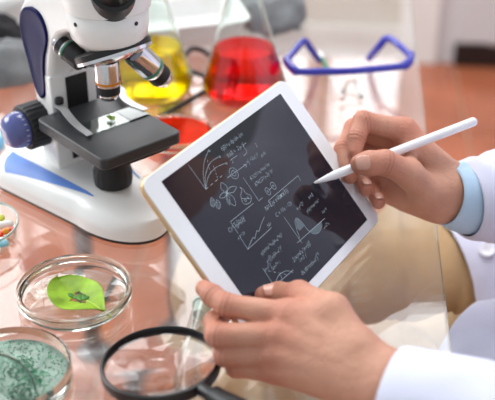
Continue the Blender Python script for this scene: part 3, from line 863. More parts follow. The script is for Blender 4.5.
# grey folded cloth, upper middle
def cloth_pile(name, label, cat, px, sx, sy, sz, m, rz=0.0, seed=0):
    p = atz(*px, TZ)
    def fn(a, b):
        th = a * 2 * math.pi; ph = b * math.pi / 2
        n_ = 1 + 0.22 * noise.noise(Vector((3 * math.cos(th), 3 * math.sin(th), 3 * b + seed)))
        return Vector((sx * math.cos(th) * math.cos(ph) ** 0.6 * n_, sy * math.sin(th) * math.cos(ph) ** 0.6 * n_, sz * math.sin(ph) * (1 + 0.2 * noise.noise(Vector((5 * a, 4 * b, seed))))))
    o = MB().grid(fn, 40, 14).build(name, m, smooth='all')
    o.matrix_world = Matrix.Translation((p.x, p.y, TZ + CLR)) @ Matrix.Rotation(rz, 4, 'Z')
    return tag(o, label, cat)
cloth_pile('grey_cloth', 'crumpled grey cloth beyond the red flask', 'cloth', (268, 18), 0.055, 0.07, 0.05, M['grey_cloth'], 0.2, 4)
cloth_pile('grey_pouch', 'soft grey pouch lying left behind the microscope', 'pouch', (6, 76), 0.06, 0.04, 0.045, M['grey_cloth'], 0.5, 1)
cloth_pile('dark_pouch', 'small black pouch on the far left behind microscope', 'pouch', (-6, 50), 0.05, 0.035, 0.05, M['dark_cloth'], 0.1, 2)
cloth_pile('paper_towel', 'crumpled white paper towel far left behind the microscope', 'paper towel', (6, 20), 0.09, 0.05, 0.06, M['white_plastic'], 0.3, 3)
bcap = MB().lathe([(0.0005, 0), (0.017, 0), (0.018, 0.002), (0.018, 0.014), (0.0165, 0.016), (0.0005, 0.016)], seg=48, mod=lambda k, r, h: 1 + 0.01 * (k % 2)).build('bottle_cap', M['paleblue'])
q = atz(-11, 148, TZ); bcap.location = (q.x, q.y, TZ + CLR)
tag(bcap, 'pale blue bottle cap left of the microscope knob', 'bottle cap')

# ------------------------------------------------------------------ test tube and magnifying glass
ta, tbb = atz(202, 306, TZ + 0.0095), atz(176, 408, TZ + 0.0085)
tt = thing('test_tube', 'clear glass test tube with pale stopper lying beside magnifier', 'test tube', ta)
td = (tbb - ta); LT = td.length; td.normalize()
r0 = 0.008
MB().lathe([(r0 + 0.0015, 0.0), (r0 + 0.0015, 0.002), (r0, 0.003), (r0, LT - r0)] + [(r0 * math.cos(a), LT - r0 + r0 * math.sin(a)) for a in (0.3, 0.6, 0.9, 1.2, 1.5)], (0, 0, 0), td, 36, cap0=False).build('tube', M['thin_lab'], tt)
MB().lathe([(r0 - 0.0012, 0.0), (r0 - 0.0012, LT - r0)], (0, 0, 0), td, 36, cap0=False, cap1=False).build('inner_wall', M['thin_lab'], tt)
MB().lathe([(0.0005, -0.006), (0.0085, -0.005), (0.0088, -0.001), (0.0066, 0.0), (0.006, 0.013), (0.0005, 0.014)], (0, 0, 0), td, 28).build('stopper', M['stopper'], tt)

mgc = atz(160.5, 364.5, TZ + 0.018)
hdir_px = atz(222, 408, TZ + 0.018) - mgc; hdir_px.z = 0; hdir_px.normalize()
tilt_ax = Vector((0, 0, 1)).cross(hdir_px)
mR = Matrix.Rotation(math.radians(-5), 3, tilt_ax) @ Matrix.Rotation(math.atan2(hdir_px.y, hdir_px.x), 3, 'Z')
mg = thing('magnifying_glass', 'round magnifying glass with black rim and handle', 'magnifying glass', mgc, mR)
ro, ri = 0.0475, 0.0447
ring = [(ri, -0.0050), (ro - 0.001, -0.0050), (ro, -0.0042), (ro, 0.0042), (ro - 0.001, 0.0050), (ri + 0.0005, 0.0050), (ri - 0.0005, 0.003), (ri - 0.0005, -0.003)]
rg = MB().lathe(ring, seg=96, cap0=False, cap1=False)
n_ = 96
rg.f += [(k, (k + 1) % n_, 7 * n_ + (k + 1) % n_, 7 * n_ + k) for k in range(n_)]; rg.fm += [0] * n_
rg.build('rim', M['black_plastic'], mg)
pr = []
for k in range(9):
    r = (ri + 0.0003) * math.cos(k / 8 * math.pi / 2); r = max(r, 0.0004)
    pr.append((r, 0.0030 * (1 - (r / (ri + 0.0003)) ** 2)))
pr2 = [(r, -h) for r, h in pr[::-1]]
MB().lathe(pr2 + pr[1:] if False else [(r, -h) for r, h in pr[::-1]][:-1] + pr, seg=96).build('lens', M['lens_glass'], mg, smooth='all')
hd = MB().lathe([(0.004, ro - 0.002), (0.0055, ro + 0.001), (0.0055, ro + 0.012), (0.0085, ro + 0.014), (0.0085, ro + 0.02), (0.0105, ro + 0.04), (0.0108, ro + 0.085), (0.0095, ro + 0.105), (0.006, ro + 0.111), (0.001, ro + 0.112)], (0, 0, 0), (1, 0, 0), 32)
hd.build('handle', M['black_plastic'], mg)

# ------------------------------------------------------------------ tablet (held, tilted) and its screen
TA = Vector((0.513, 0.858, 0.005)).normalized(); TBv = Vector((-0.572, 0.338, 0.747)); TBv = (TBv - TA * TA.dot(TBv)).normalized()
TN = TA.cross(TBv); TC = Vector((0.023, 0.765, 0.827))
TR = Matrix((TA, TBv, TN)).transposed()
tab = thing('tablet', 'white and gold tablet showing handwritten formulas on a dark screen', 'tablet', TC, TR)
def onplane(u, v, off=0.0):
    r = ray(u, v)
    return CAM + r * ((TC + TN * off - CAM).dot(TN) / r.dot(TN))
def tloc(u, v):
    q = onplane(u, v) - TC
    return (q.dot(TA), q.dot(TBv))
HW, HH = 0.1195, 0.0845
MB().prism(rrect(-HW, HW, -HH, HH, 0.0115, 8), -0.0063, -0.0007).build('shell', M['tab_gold'], tab, bevel=0.0016, seg=3)
MB().prism(rrect(-HW + 0.001, HW - 0.001, -HH + 0.001, HH - 0.001, 0.0105, 8), -0.0010, 0.0).build('bezel', M['tab_white'], tab, bevel=0.0003, seg=1)
scr = MB().prism(rrect(-0.0985, 0.0985, -0.074, 0.074, 0.0006, 1), -0.0003, 0.0003).build('screen', M['screen'], tab, smooth=False)
for k in range(2):
    MB().box((-0.1199, 0.03 + 0.016 * k, -0.0035), (0.0008, 0.011, 0.0022)).build('side_button', M['tab_gold'], tab, bevel=0.0003)
# drawing strokes on the screen
ink = MB(); fill = MB()
def stroke(pts, w=0.00036, px=True, n=5, dash=False):
    q = [tloc(*p) if px else p for p in pts]
    q = smooth_path([(a, b, 0) for a, b in q], n) if len(q) > 2 else [Vector((*q[0], 0)), Vector((*q[1], 0))]
    if len(pts) == 2 and dash:
        a, b = q; q = [a.lerp(b, k / 8) for k in range(9)]
    for i in range(len(q) - 1):
        if dash and i % 2: continue
        a, b = q[i], q[i + 1]; d = (b - a)
        if d.length < 1e-6: continue
        d.normalize(); nrm = Vector((-d.y, d.x, 0)) * w / 2; e = d * w * 0.3
        ink.add([Vector((p.x, p.y, 0.00045)) for p in (a - nrm - e, b - nrm + e, b + nrm + e, a + nrm - e)], [(0, 1, 2, 3)])
def circ(u, v, r, n=14, sx=1.0):
    c = tloc(u, v)
    stroke([(c[0] + sx * r * math.cos(2 * math.pi * k / n), c[1] + r * math.sin(2 * math.pi * k / n)) for k in range(n + 1)], px=False, n=2)
# text, written along the tablet's long edge
def write(txt, u, v, size=0.0058, shear=0.25, wob=0.03):
    cu = bpy.data.curves.new('writing', 'FONT')
    cu.body = txt; cu.size = size; cu.shear = shear; cu.resolution_u = 2; cu.offset = -0.00009
    o = bpy.data.objects.new('writing', cu); col.objects.link(o)
    bpy.context.view_layer.update()
    me = bpy.data.meshes.new_from_object(o.evaluated_get(bpy.context.evaluated_depsgraph_get()))
    x, y = tloc(u, v)
    vs_ = []
    for p in me.vertices:
        a = p.co.x * 0.92
        vs_.append((x + a, y + p.co.y + wob * 0.01 * math.sin(a * 700 + u), 0.00045))
    ink.add(vs_, [tuple(f.vertices) for f in me.polygons])
    bpy.data.objects.remove(o); bpy.data.curves.remove(cu); bpy.data.meshes.remove(me)
# curves fanning out of one origin
stroke([(188, 165), (205.5, 189.5)])
stroke([(205.5, 189.5), (203, 176), (204, 162), (208, 151)])
stroke([(205.5, 189.5), (205, 176), (210, 163), (218.5, 157)])
stroke([(205.5, 189.5), (208, 177), (215, 168), (225, 163.5)])
stroke([(205.5, 189.5), (224, 174)], dash=True)
for u, v in ((209, 151), (219.5, 157), (226, 163.5)): circ(u, v, 0.0009, 8)
stroke([(213, 166), (218, 180)], dash=True); stroke([(207, 160), (211, 176)], dash=True)
write('f(B)=x·dp/de-1m', 222, 151.5)
write('RAB =  2(x-t)', 228, 158.5, 0.0054)
write('2', 232, 163.5, 0.005)
stroke([(230, 160.5), (237, 155.5)])
stroke([(246, 143), (243, 146), (246.5, 152), (243.5, 156)])
write('2', 256, 147.5, 0.005)
write('=∫ =2x( )²', 247, 165, 0.0054)
write('dxdc', 261, 158, 0.005)
circ(233.5, 173.5, 0.0052); circ(233.5, 173.5, 0.0026)
stroke([(227, 178), (246, 164.5)]); stroke([(243, 165), (246, 164.5), (245.5, 167.5)])
write('K1O1=x+ox²/nt', 251, 181, 0.0054)
write('KNO2=y-2y²/h²', 255.5, 187, 0.0054)
# flower
for a, b, wd in (((226.5, 193), (221, 183), 3), ((226.5, 193), (236, 187), 3), ((226.5, 193), (235, 206), 3.2), ((226.5, 193), (219.5, 198), 2.4), ((226.5, 193), (229, 205), 1.6)):
    dx, dy = b[0] - a[0], b[1] - a[1]; l = math.hypot(dx, dy); nx, ny = -dy / l, dx / l
    stroke([a, (a[0] + dx * .5 + nx * wd, a[1] + dy * .5 + ny * wd), b, (a[0] + dx * .5 - nx * wd, a[1] + dy * .5 - ny * wd), a])
circ(226.5, 193, 0.0014, 8)
for u, v in ((212, 202.5), (217.5, 204.5)):
    stroke([(u - 1, v - 5), (u + 2.4, v - 1), (u + 1.6, v + 4.5), (u - 1.8, v + 2), (u - 1, v - 5)])
    for k in range(3): stroke([(u - 1.2, v - 2 + 2 * k), (u + 1.8, v - 1 + 2 * k)])
# drawn bottle and frame
stroke([(239.5, 187.5), (241.5, 190), (240.5, 196), (243.5, 204), (250, 202.5), (250.5, 196), (245.5, 193.5), (243, 189.5), (239.5, 187.5)])
stroke([(241, 198.5), (250.3, 199)]); circ(245, 200.5, 0.0012, 8); circ(247.5, 198, 0.0009, 8)
stroke([(243, 178), (258.5, 201)]); stroke([(258.5, 201), (262, 198)])
stroke([(230, 222), (253, 203.5)]); stroke([(230, 222), (238, 234)])
write('Cy=Σ(2α/k)', 229, 233, 0.0056)
write('3μ=k+2', 236.5, 229, 0.005)
circ(267.5, 191.5, 0.0036, sx=0.8); circ(273, 186, 0.0036, sx=0.8); stroke([(269, 190), (271.5, 187.5)])
circ(267.5, 191.5, 0.0009, 6); circ(273, 186, 0.0009, 6)
# framed formula
stroke([(268, 201), (297.5, 176)]); stroke([(297.5, 176), (300.5, 181)]); stroke([(268, 201), (271, 206)])
write('N=Σ(x·e²/n·α(3))', 266, 211.5, 0.0062)
write('√2π x', 278, 200.5, 0.005)
write('C = 10x - 12y', 276.5, 218, 0.0054)
# zigzag graph
stroke([(239, 236), (247.5, 249.5)]); stroke([(247.5, 249.5), (271, 228)])
stroke([(247.5, 249.5), (251, 241), (253, 237.5), (254.5, 238.5), (256.5, 231), (258.5, 231.5), (261, 224), (264, 217)])
write('x', 238.5, 241, 0.005); write('No', 268, 228, 0.005); write('y=2x', 240, 238, 0.0044)
write('y(x)=a²+e(x-e^x)²', 261.5, 256, 0.0056)
write('y=∫(x)(x-x²)²', 267, 264, 0.0056)
# wave between axes
stroke([(284, 217.5), (301.5, 243)]); stroke([(297, 243), (324.5, 218.5)])
stroke([(294.5, 222), (296.5, 218), (302, 223), (307, 229.5), (313, 234), (319, 232), (321.5, 225.5), (320.5, 221.5)])
stroke([(294.5, 222), (296.5, 230), (299.5, 238.5)])
for pts in ([(295, 219.5), (298, 218.8), (304, 226), (299.5, 231), (296.5, 228)], [(309, 231), (320.5, 221.5), (321, 228), (317.5, 233), (313, 233.5)]):
    fill.add([(*tloc(*p), 0.0004) for p in pts], [tuple(range(len(pts)))])
write('x-y=2²', 297, 211, 0.0054); write('x=d', 309, 200, 0.0056)
write('y(x)=ex²+x³', 307, 213.5, 0.0054)
write('sin x', 322.5, 214, 0.005); write('x=2^n', 324, 229.5, 0.0046)
# bell graph at the bottom
stroke([(262.5, 268.5), (275, 288)]); stroke([(271.5, 288.5), (293, 270)])
stroke([(275, 287), (276.5, 279), (280, 274), (286, 271), (292.5, 272.5)])
stroke([(268, 271), (288, 275)], dash=True); stroke([(282, 280), (280, 274.5)])
write('y(x)·1²', 265, 272, 0.0048); write('Δm-f=½', 272, 271, 0.0048)
write('2(x)=√x²/n+5β', 293.5, 262.5, 0.0058)
write('αx-β y²', 300, 262.5, 0.0046)
write('dx/dt=m(x-e²)', 302, 276, 0.0058)
write('a²b', 316, 257, 0.0046)
ink.build('handwriting', M['ink'], scr, smooth=False)
fill.build('graph_shading', M['ink_dim'], scr, smooth=False)

# ------------------------------------------------------------------ stylus
tip = onplane(314, 183, 0.0012); end = atd(476.5, 120.5, 0.968)
sty = thing('stylus', 'slim white stylus held against the tablet screen', 'stylus', tip)
sd_ = end - tip; SL = sd_.length; sd_.normalize()
MB().lathe([(0.0004, 0), (0.0010, 0.0008), (0.0018, 0.005)], (0, 0, 0), sd_, 24).build('nib', M['nail'] if False else M['white_plastic'], sty)
MB().lathe([(0.0018, 0.005), (0.0032, 0.013), (0.0042, 0.021), (0.00445, 0.026), (0.00445, SL - 0.004), (0.0040, SL - 0.0018), (0.0026, SL - 0.0005), (0.0004, SL)], (0, 0, 0), sd_, 32).build('barrel', M['stylus'], sty)
def sty_at(u): return tip + sd_ * SL * ((u - 314) / (476.5 - 314))

# ------------------------------------------------------------------ the person
ROOT = Vector((0.47, 0.90, 0.48))
per = thing('person', 'person in white lab coat and tan trousers writing on a tablet', 'person', ROOT)
def J(u, v, d, r): return (atd(u, v, d), r / 1000.0)
def chain(js):
    return [(tuple(a[0]), tuple(b[0]), a[1], b[1]) for a, b in zip(js[:-1], js[1:])]
flush_pts = []      # (point, radius, strength)
# right hand (holds the stylus)
rw = J(456, 192, 0.985, 25)
r_mcp = {'i': J(404, 131, 0.980, 12.0), 'm': J(410, 146, 1.000, 12.0), 'r': J(414, 164, 1.008, 11.5), 'p': J(418, 184, 1.006, 10.5)}
r_f = {
    'i': [r_mcp['i'], J(363, 121, 0.970, 9.8), J(356.5, 138, 0.961, 8.4), J(355, 152, 0.956, 7.2)],
    'm': [r_mcp['m'], J(354, 128, 0.994, 9.6), J(343, 149, 0.984, 8.4), J(350, 176, 0.962, 7.8)],
    'r': [r_mcp['r'], J(366, 146, 1.012, 9.2), J(355, 168, 0.995, 8.2), J(366, 189, 0.967, 7.6)],
    'p': [r_mcp['p'], J(380, 170, 1.010, 8.2), J(370, 187, 0.992, 7.4), J(378.5, 202.5, 0.972, 6.8)],
}
r_thumb = [J(428, 193, 0.968, 16.5), J(409, 174, 0.947, 13.5), J(385, 162.5, 0.9335, 11.4), J(370, 163, 0.9305, 11.0), J(360.5, 164, 0.9315, 9.6)]
right = [(0.004, 0.0018, chain(r_f[k])) for k in 'prmi'] + [(0.005, 0.0018, chain(r_thumb))]
palm = []
for k in 'imrp':
    palm.append((tuple(rw[0] + (r_mcp[k][0] - rw[0]) * 0.12), tuple(r_mcp[k][0]), 0.020, r_mcp[k][1] * 1.04))
palm.append((tuple(rw[0]), tuple(r_thumb[0][0]), 0.022, 0.018))
palm.append((tuple(J(438, 207, 0.978, 0)[0]), tuple(J(408, 199, 0.992, 0)[0]), 0.0165, 0.0115))
palm.append((tuple(r_thumb[1][0]), tuple(r_mcp['i'][0] + Vector((0.004, 0, -0.008))), 0.0085, 0.008))
palm.append((tuple(J(428, 201, 0.985, 0)[0]), tuple(J(393, 194, 1.000, 0)[0]), 0.0150, 0.0120))
palm.append((tuple(J(418, 186, 0.995, 0)[0]), tuple(J(388, 180, 1.006, 0)[0]), 0.0140, 0.0120))
palm.append((tuple(rw[0]), tuple(J(500, 192, 1.025, 0)[0]), 0.0245, 0.030))
palm.append((tuple(rw[0] + Vector((-0.006, 0, -0.008))), tuple(J(500, 196, 1.02, 0)[0]), 0.0235, 0.028))
right.append((0.010, 0.0075, palm))
RV, RQ = sdf_mesh(right, 0.0012)
# left hand (grips the lower left corner of the tablet)
lw = J(397, 391, 0.735, 24)
l_mcp = {'i': J(290, 316, 0.772, 11.0), 'm': J(281, 335, 0.767, 11.2), 'r': J(274, 354, 0.768, 10.4), 'p': J(275, 371, 0.771, 9.4)}
l_f = {
    'i': [l_mcp['i'], J(226, 305, 0.776, 8.9), J(212, 295, 0.784, 8.0), J(204, 288.5, 0.791, 7.0)],
    'm': [l_mcp['m'], J(217, 335, 0.766, 9.0), J(214.5, 322, 0.788, 8.4), J(224, 313, 0.812, 7.6)],
    'r': [l_mcp['r'], J(225, 355, 0.771, 8.6), J(223, 345, 0.794, 8.2), J(233, 337, 0.816, 7.4)],
    'p': [l_mcp['p'], J(236, 367, 0.780, 8.0), J(233, 360, 0.797, 7.2), J(241, 353, 0.815, 6.6)],
}
tt0 = onplane(264, 295.5, 0.0085); tt1 = onplane(279, 294.5, 0.0125)
l_thumb = [J(356, 350, 0.747, 16.5), J(332, 311, 0.762, 13.2), J(299, 295.5, 0.797, 11.0), (tt1, 0.0098), (tt0, 0.0080)]
left = [(0.004, 0.0018, chain(l_f[k])) for k in 'prmi'] + [(0.006, 0.0018, chain(l_thumb))]
palm = []
for k in 'imrp':
    palm.append((tuple(lw[0] + (l_mcp[k][0] - lw[0]) * 0.15), tuple(l_mcp[k][0]), 0.021, l_mcp[k][1] * 1.04))
palm.append((tuple(lw[0]), tuple(l_thumb[0][0]), 0.021, 0.017))
palm.append((tuple(l_thumb[0][0]), tuple(l_mcp['i'][0]), 0.014, 0.0105))
palm.append((tuple(l_thumb[1][0]), tuple(l_mcp['i'][0]), 0.010, 0.009))
le = Vector((0.33, 0.43, 0.79))
palm.append((tuple(lw[0]), tuple(lw[0].lerp(le, 0.25)), 0.0255, 0.031))
left.append((0.010, 0.0048, palm))
for k in 'imrp':          # knuckles and tendons on the back of the hand
    m_ = l_mcp[k][0]; tcam = (CAM - m_).normalized() + Vector((0, 0, 0.3))
    a_ = m_ + tcam * 0.0035; b_ = m_.lerp(lw[0], 0.75) + tcam * 0.0165
    left.append((0.002, 0.0045, [(tuple(a_), tuple(m_.lerp(lw[0], 0.3) + tcam * 0.0075), l_mcp[k][1] * 0.86, 0.0062), (tuple(m_.lerp(lw[0], 0.3) + tcam * 0.0075), tuple(b_), 0.0062, 0.0030)]))
LV, LQ = sdf_mesh(left, 0.0012)
# the rest of the body under the clothes
sL, sR = Vector((0.43, 0.69, 1.0)), Vector((0.46, 1.08, 1.0))
eL, eR = le, Vector((0.43, 0.94, 0.765))
rwv, lwv = rw[0], lw[0]
hipL, hipR = Vector((0.48, 0.81, 0.56)), Vector((0.48, 0.99, 0.56))
neck0, neck1 = Vector((0.43, 0.885, 1.04)), Vector((0.40, 0.885, 1.12))
rest = [(tuple(a), tuple(b), ra, rb) for a, b, ra, rb in (
    (sL, eL, 0.048, 0.040), (eL, lwv.lerp(eL, 0.2), 0.040, 0.028), (sR, eR, 0.048, 0.040), (eR, rwv.lerp(eR, 0.2), 0.040, 0.028),
    (sL, sR, 0.055, 0.055), (sL, hipL, 0.075, 0.10), (sR, hipR, 0.075, 0.10), (Vector((0.44, 0.885, 1.0)), Vector((0.48, 0.9, 0.55)), 0.10, 0.11), (neck0, neck1, 0.055, 0.05))]
BV, BQ = sdf_mesh([(0.05, 0.05, rest)], 0.012)
hc = Vector((0.375, 0.885, 1.215))
fwd = Vector((-0.80, -0.02, -0.60)).normalized(); upv = (Vector((0, 0, 1)) - fwd * fwd.z).normalized(); sdv = fwd.cross(upv)
def HP(f_, s_, u_): return hc + fwd * f_ + sdv * s_ + upv * u_
head = [(0.02, 0.02, [(tuple(HP(-0.02, 0, 0.03)), tuple(HP(0.015, 0, 0.035)), 0.078, 0.072), (tuple(HP(0.02, 0, 0.0)), tuple(HP(0.045, 0, -0.07)), 0.062, 0.034), (tuple(HP(-0.01, 0, -0.05)), tuple(neck0), 0.055, 0.058)]),
        (0.006, 0.008, [(tuple(HP(0.088, 0, 0.01)), tuple(HP(0.105, 0, -0.025)), 0.009, 0.013), (tuple(HP(0.085, -0.018, -0.055)), tuple(HP(0.085, 0.018, -0.055)), 0.007, 0.007), (tuple(HP(0.085, -0.04, 0.028)), tuple(HP(0.09, -0.012, 0.028)), 0.008, 0.008), (tuple(HP(0.085, 0.04, 0.028)), tuple(HP(0.09, 0.012, 0.028)), 0.008, 0.008)]),
        (0.006, 0.006, [(tuple(HP(-0.005, sg * 0.08, 0.02)), tuple(HP(0.0, sg * 0.076, -0.025)), 0.014, 0.009) for sg in (-1, 1)])]
HV, HQ = sdf_mesh(head, 0.005, 0.01)
allV, allQ = [], []
k0 = 0
for V_, Q_ in ((RV, RQ), (LV, LQ), (BV, BQ), (HV, HQ)):
    allV.append(V_); allQ.append(Q_ + k0); k0 += len(V_)
allV = np.concatenate(allV); allQ = np.concatenate(allQ)
# skin flush around knuckles and fingertips, and little folds over the joints
fl_ = np.zeros(len(allV)); disp = np.zeros(len(allV)); crs = np.zeros(len(allV))
for dct in (r_f, l_f):
    for js in dct.values():
        for n2, (p, r) in enumerate(js):
            d2 = ((allV - np.array(p)) ** 2).sum(1)
            fl_ = np.maximum(fl_, np.exp(-d2 / (2 * (r * 1.25) ** 2)) * (0.9 if n2 else 1.0))
        for n2 in (1, 2):
            p = np.array(js[n2][0]); ax_ = np.array(js[n2 + 1][0] - js[n2 - 1][0]); ax_ /= np.linalg.norm(ax_)
            rel = allV - p; t = rel @ ax_; near = np.linalg.norm(rel, axis=1) < js[n2][1] * 1.8
            disp += near * np.exp(-(t / 0.0045) ** 2) * np.cos(t / 0.00060) * 0.00035
            crs = np.maximum(crs, near * np.exp(-(t / 0.0045) ** 2) * np.clip(-np.cos(t / 0.00060), 0, 1) ** 2 * 0.5)
for th in (r_thumb, l_thumb):
    for p, r in th[2:]:
        d2 = ((allV - np.array(p)) ** 2).sum(1); fl_ = np.maximum(fl_, np.exp(-d2 / (2 * (r * 1.2) ** 2)) * 0.8)
    p = np.array(th[2][0]); ax_ = np.array(th[3][0] - th[1][0]); ax_ /= np.linalg.norm(ax_)
    rel = allV - p; t = rel @ ax_; near = np.linalg.norm(rel, axis=1) < th[2][1] * 1.8
    disp += near * np.exp(-(t / 0.005) ** 2) * np.cos(t / 0.0006) * 0.00035
    crs = np.maximum(crs, near * np.exp(-(t / 0.005) ** 2) * np.clip(-np.cos(t / 0.0006), 0, 1) ** 2 * 0.5)
me = bpy.data.meshes.new('body')
me.from_pydata((allV - np.array(ROOT)).tolist(), [], allQ.tolist())
bm = bmesh.new(); bm.from_mesh(me); bmesh.ops.recalc_face_normals(bm, faces=bm.faces); bm.to_mesh(me); bm.free()
nrm = np.zeros(len(allV) * 3); me.vertices.foreach_get('normal', nrm); nrm = nrm.reshape(-1, 3)
co = (allV - np.array(ROOT)) + nrm * disp[:, None]
me.vertices.foreach_set('co', co.ravel())
at_ = me.attributes.new('flush', 'FLOAT', 'POINT'); at_.data.foreach_set('value', fl_.astype(np.float32))
at2 = me.attributes.new('crease', 'FLOAT', 'POINT'); at2.data.foreach_set('value', crs.astype(np.float32))
me.materials.append(M['skin'])
me.polygons.foreach_set('use_smooth', [True] * len(me.polygons))
body = bpy.data.objects.new('body', me); col.objects.link(body); body.parent = per
def fingernail(name, j0, j1, out, w, L, lift):
    """a thin curved plate on the back of a fingertip: j0 previous joint, j1 tip, out = direction the nail faces"""
    d = (j1[0] - j0[0]).normalized(); out = (Vector(out) - d * d.dot(Vector(out))).normalized(); sd2 = d.cross(out)
    c = j1[0] - ROOT; sl_ = (j0[1] - j1[1]) / max(1e-6, (j1[0] - j0[0]).length)
    def fn(a, b):
        x = (a - 0.5) * 2; y = b
        pos = -0.66 * L + L * y
        r = j1[1] + lift + (sl_ * -pos if pos < 0 else -0.55 * pos * pos / j1[1])
        ww = w * (1 - 0.22 * abs(2 * y - 1) ** 3)
        ang = x * ww / r
        return c + d * (pos - 0.0010 * x * x * (1 if y > 0.5 else -1)) + out * (r * math.cos(ang)) + sd2 * (r * math.sin(ang))
    MB().grid(fn, 10, 10).build(name, M['nail'], body, smooth='all', solid=0.0005)
toC = lambda p: (CAM - p).normalized()
fingernail('thumbnail', r_thumb[3], r_thumb[4], toC(r_thumb[4][0]) + Vector((0, 0, 0.1)), 0.0074, 0.0140, 0.0016)
fingernail('thumbnail', l_thumb[3], l_thumb[4], Vector((0.3, -0.3, 0.9)), 0.0062, 0.0120, 0.0014)
for k, o_ in (('m', (-0.4, -0.5, -0.2)), ('r', (0.2, -0.8, 0.2)), ('p', (0.2, -0.8, 0.1))):
    fingernail('fingernail', r_f[k][2], r_f[k][3], Vector(o_), 0.0050, 0.0090, 0.0009)
for sg in (-1, 1):
    ey_ = MB().ball(HP(0.066, sg * 0.030, 0.008) - ROOT, 0.0125, 16, 10).build('eye', M['eye'], body)
    MB().ball(HP(0.0745, sg * 0.030, 0.006) - ROOT, 0.0055, 12, 8).build('iris', M['iris'], ey_)
hv = [(0.02, 0.01, [(tuple(HP(-0.03, 0, 0.04)), tuple(HP(0.01, 0, 0.055)), 0.086, 0.078), (tuple(HP(-0.05, 0, 0.0)), tuple(HP(-0.045, 0, -0.03)), 0.062, 0.05)])]
V_, Q_ = sdf_mesh(hv, 0.006)
MB().add((V_ - np.array(ROOT)).tolist(), Q_.tolist()).build('hair', M['hair'], per, smooth='all')

# trousers
def leg_prims(hip, knee, ankle): return [(tuple(hip), tuple(knee), 0.088, 0.066), (tuple(knee), tuple(ankle), 0.064, 0.045)]
kneeL, kneeR = Vector((-0.02, 0.79, 0.565)), Vector((-0.02, 1.01, 0.565))
ankL, ankR = Vector((0.02, 0.78, 0.10)), Vector((0.0, 1.02, 0.10))
hL, hR = Vector((0.47, 0.83, 0.58)), Vector((0.47, 0.99, 0.58))
tp = leg_prims(hL, kneeL, ankL) + leg_prims(hR, kneeR, ankR) + [(tuple(hL), tuple(hR), 0.10, 0.10), (tuple(Vector((0.49, 0.9, 0.56))), tuple(Vector((0.47, 0.9, 0.68))), 0.13, 0.12)]
V_, Q_ = sdf_mesh([(0.03, 0.03, tp)], 0.006)
tr = MB(); vv = []
cen = np.array([0.3, 0.9, 0.55])
for p in V_:
    P_ = Vector(p)
    fold = 0.006 * noise.noise(Vector((P_.x * 22, P_.y * 9, P_.z * 9))) + 0.011 * noise.noise(Vector((P_.x * 34 + P_.y * 7, P_.y * 5, P_.z * 6))) + 0.003 * abs(noise.noise(Vector((P_.x * 60 - P_.y * 25, P_.y * 8, 4))))
    fold += 0.014 * (1 - abs(noise.noise(Vector((P_.x * 17 + P_.y * 6, P_.y * 4, P_.z * 3 + 7))))) ** 5 - 0.004
    vv.append((P_.x + fold * 0.3, P_.y + fold * (0.8 if P_.y > 0.9 else -0.8), P_.z + fold * 1.2))
tr.add([Vector(p) - ROOT for p in vv], Q_.tolist()).build('trousers', M['trousers'], per, smooth='all')
for an, kn in ((ankL, kneeL), (ankR, kneeR)):
    sh = MB(); b0 = Vector((an.x + 0.03, an.y, 0)) - ROOT
    r_ = []
    for x, w, h in ((0.04, 0.02, 0.05), (0.03, 0.034, 0.075), (-0.03, 0.038, 0.085), (-0.10, 0.042, 0.065), (-0.17, 0.045, 0.045), (-0.21, 0.034, 0.035), (-0.225, 0.012, 0.025)):
        r_.append([b0 + Vector((x, w * math.cos(a), h / 2 + 0.001 + h / 2 * math.sin(a))) for a in [2 * math.pi * k / 16 for k in range(16)]])
    sh.rings(r_).build('shoe', M['dark_cloth'], per)

# lab coat: torso and upper arms, sleeves, open front panels over the lap
ct = MB()
cr = [(tuple(a), tuple(b), ra, rb) for a, b, ra, rb in (
    (sL, eL, 0.062, 0.058), (sR, eR, 0.062, 0.058), (eR, rwv.lerp(eR, 0.42), 0.058, 0.046), (eL, lwv.lerp(eL, 0.6), 0.058, 0.048), (sL, sR, 0.066, 0.066), (sL, Vector((0.49, 0.79, 0.58)), 0.088, 0.112), (sR, Vector((0.49, 1.01, 0.58)), 0.088, 0.112), (Vector((0.45, 0.885, 1.0)), Vector((0.49, 0.9, 0.58)), 0.112, 0.12))]
V_, Q_ = sdf_mesh([(0.05, 0.05, cr)], 0.012)
ct.add((V_ - np.array(ROOT)).tolist(), Q_.tolist())
def sleeve(path, radii, flat, seed, up):
    path = smooth_path(path, 10); n = len(path)
    rad = [radii[0] + (radii[1] - radii[0]) * (i / (n - 1)) ** 0.8 for i in range(n)]
    def mod(i, a):
        s_ = i / (n - 1)
        w = min(1, s_ * 3.5)
        return 1 + w * (0.07 * noise.noise(Vector((2.2 * math.cos(a), 2.2 * math.sin(a) + s_ * 7, s_ * 9 + seed))) + 0.035 * math.sin(s_ * 26 + 2 * math.cos(a + seed))) + 0.01 * math.cos(2 * a)
    outer = MB().tube(path, rad, 48, caps=False, flat=flat, up=up, mod=mod)
    inner = MB().tube(path[:12], [r - 0.0022 for r in rad[:12]], 48, caps=False, flat=flat, up=up, mod=mod)
    ct.add(outer.v, outer.f); ct.add(inner.v, inner.f)
    ct.add([outer.v[k] for k in range(48)] + [inner.v[k] for k in range(48)], [(k, (k + 1) % 48, 48 + (k + 1) % 48, 48 + k) for k in range(48)])
sr0 = atd(464, 201, 0.984); sr1 = atd(500, 196, 0.998)
sleeve([sr0 - ROOT, sr1 - ROOT, (sr1.lerp(eR, 0.5)) - ROOT, eR - ROOT], (0.0375, 0.058), 1.0, 1.3, (0, 0, 1))
sl0 = atd(391, 390, 0.732); sl1 = sl0.lerp(le, 0.3)
sleeve([sl0 - ROOT, sl1 - ROOT, sl0.lerp(le, 0.65) - ROOT, le - ROOT], (0.0335, 0.058), 1.0, 5.1, (0, 0, 1))
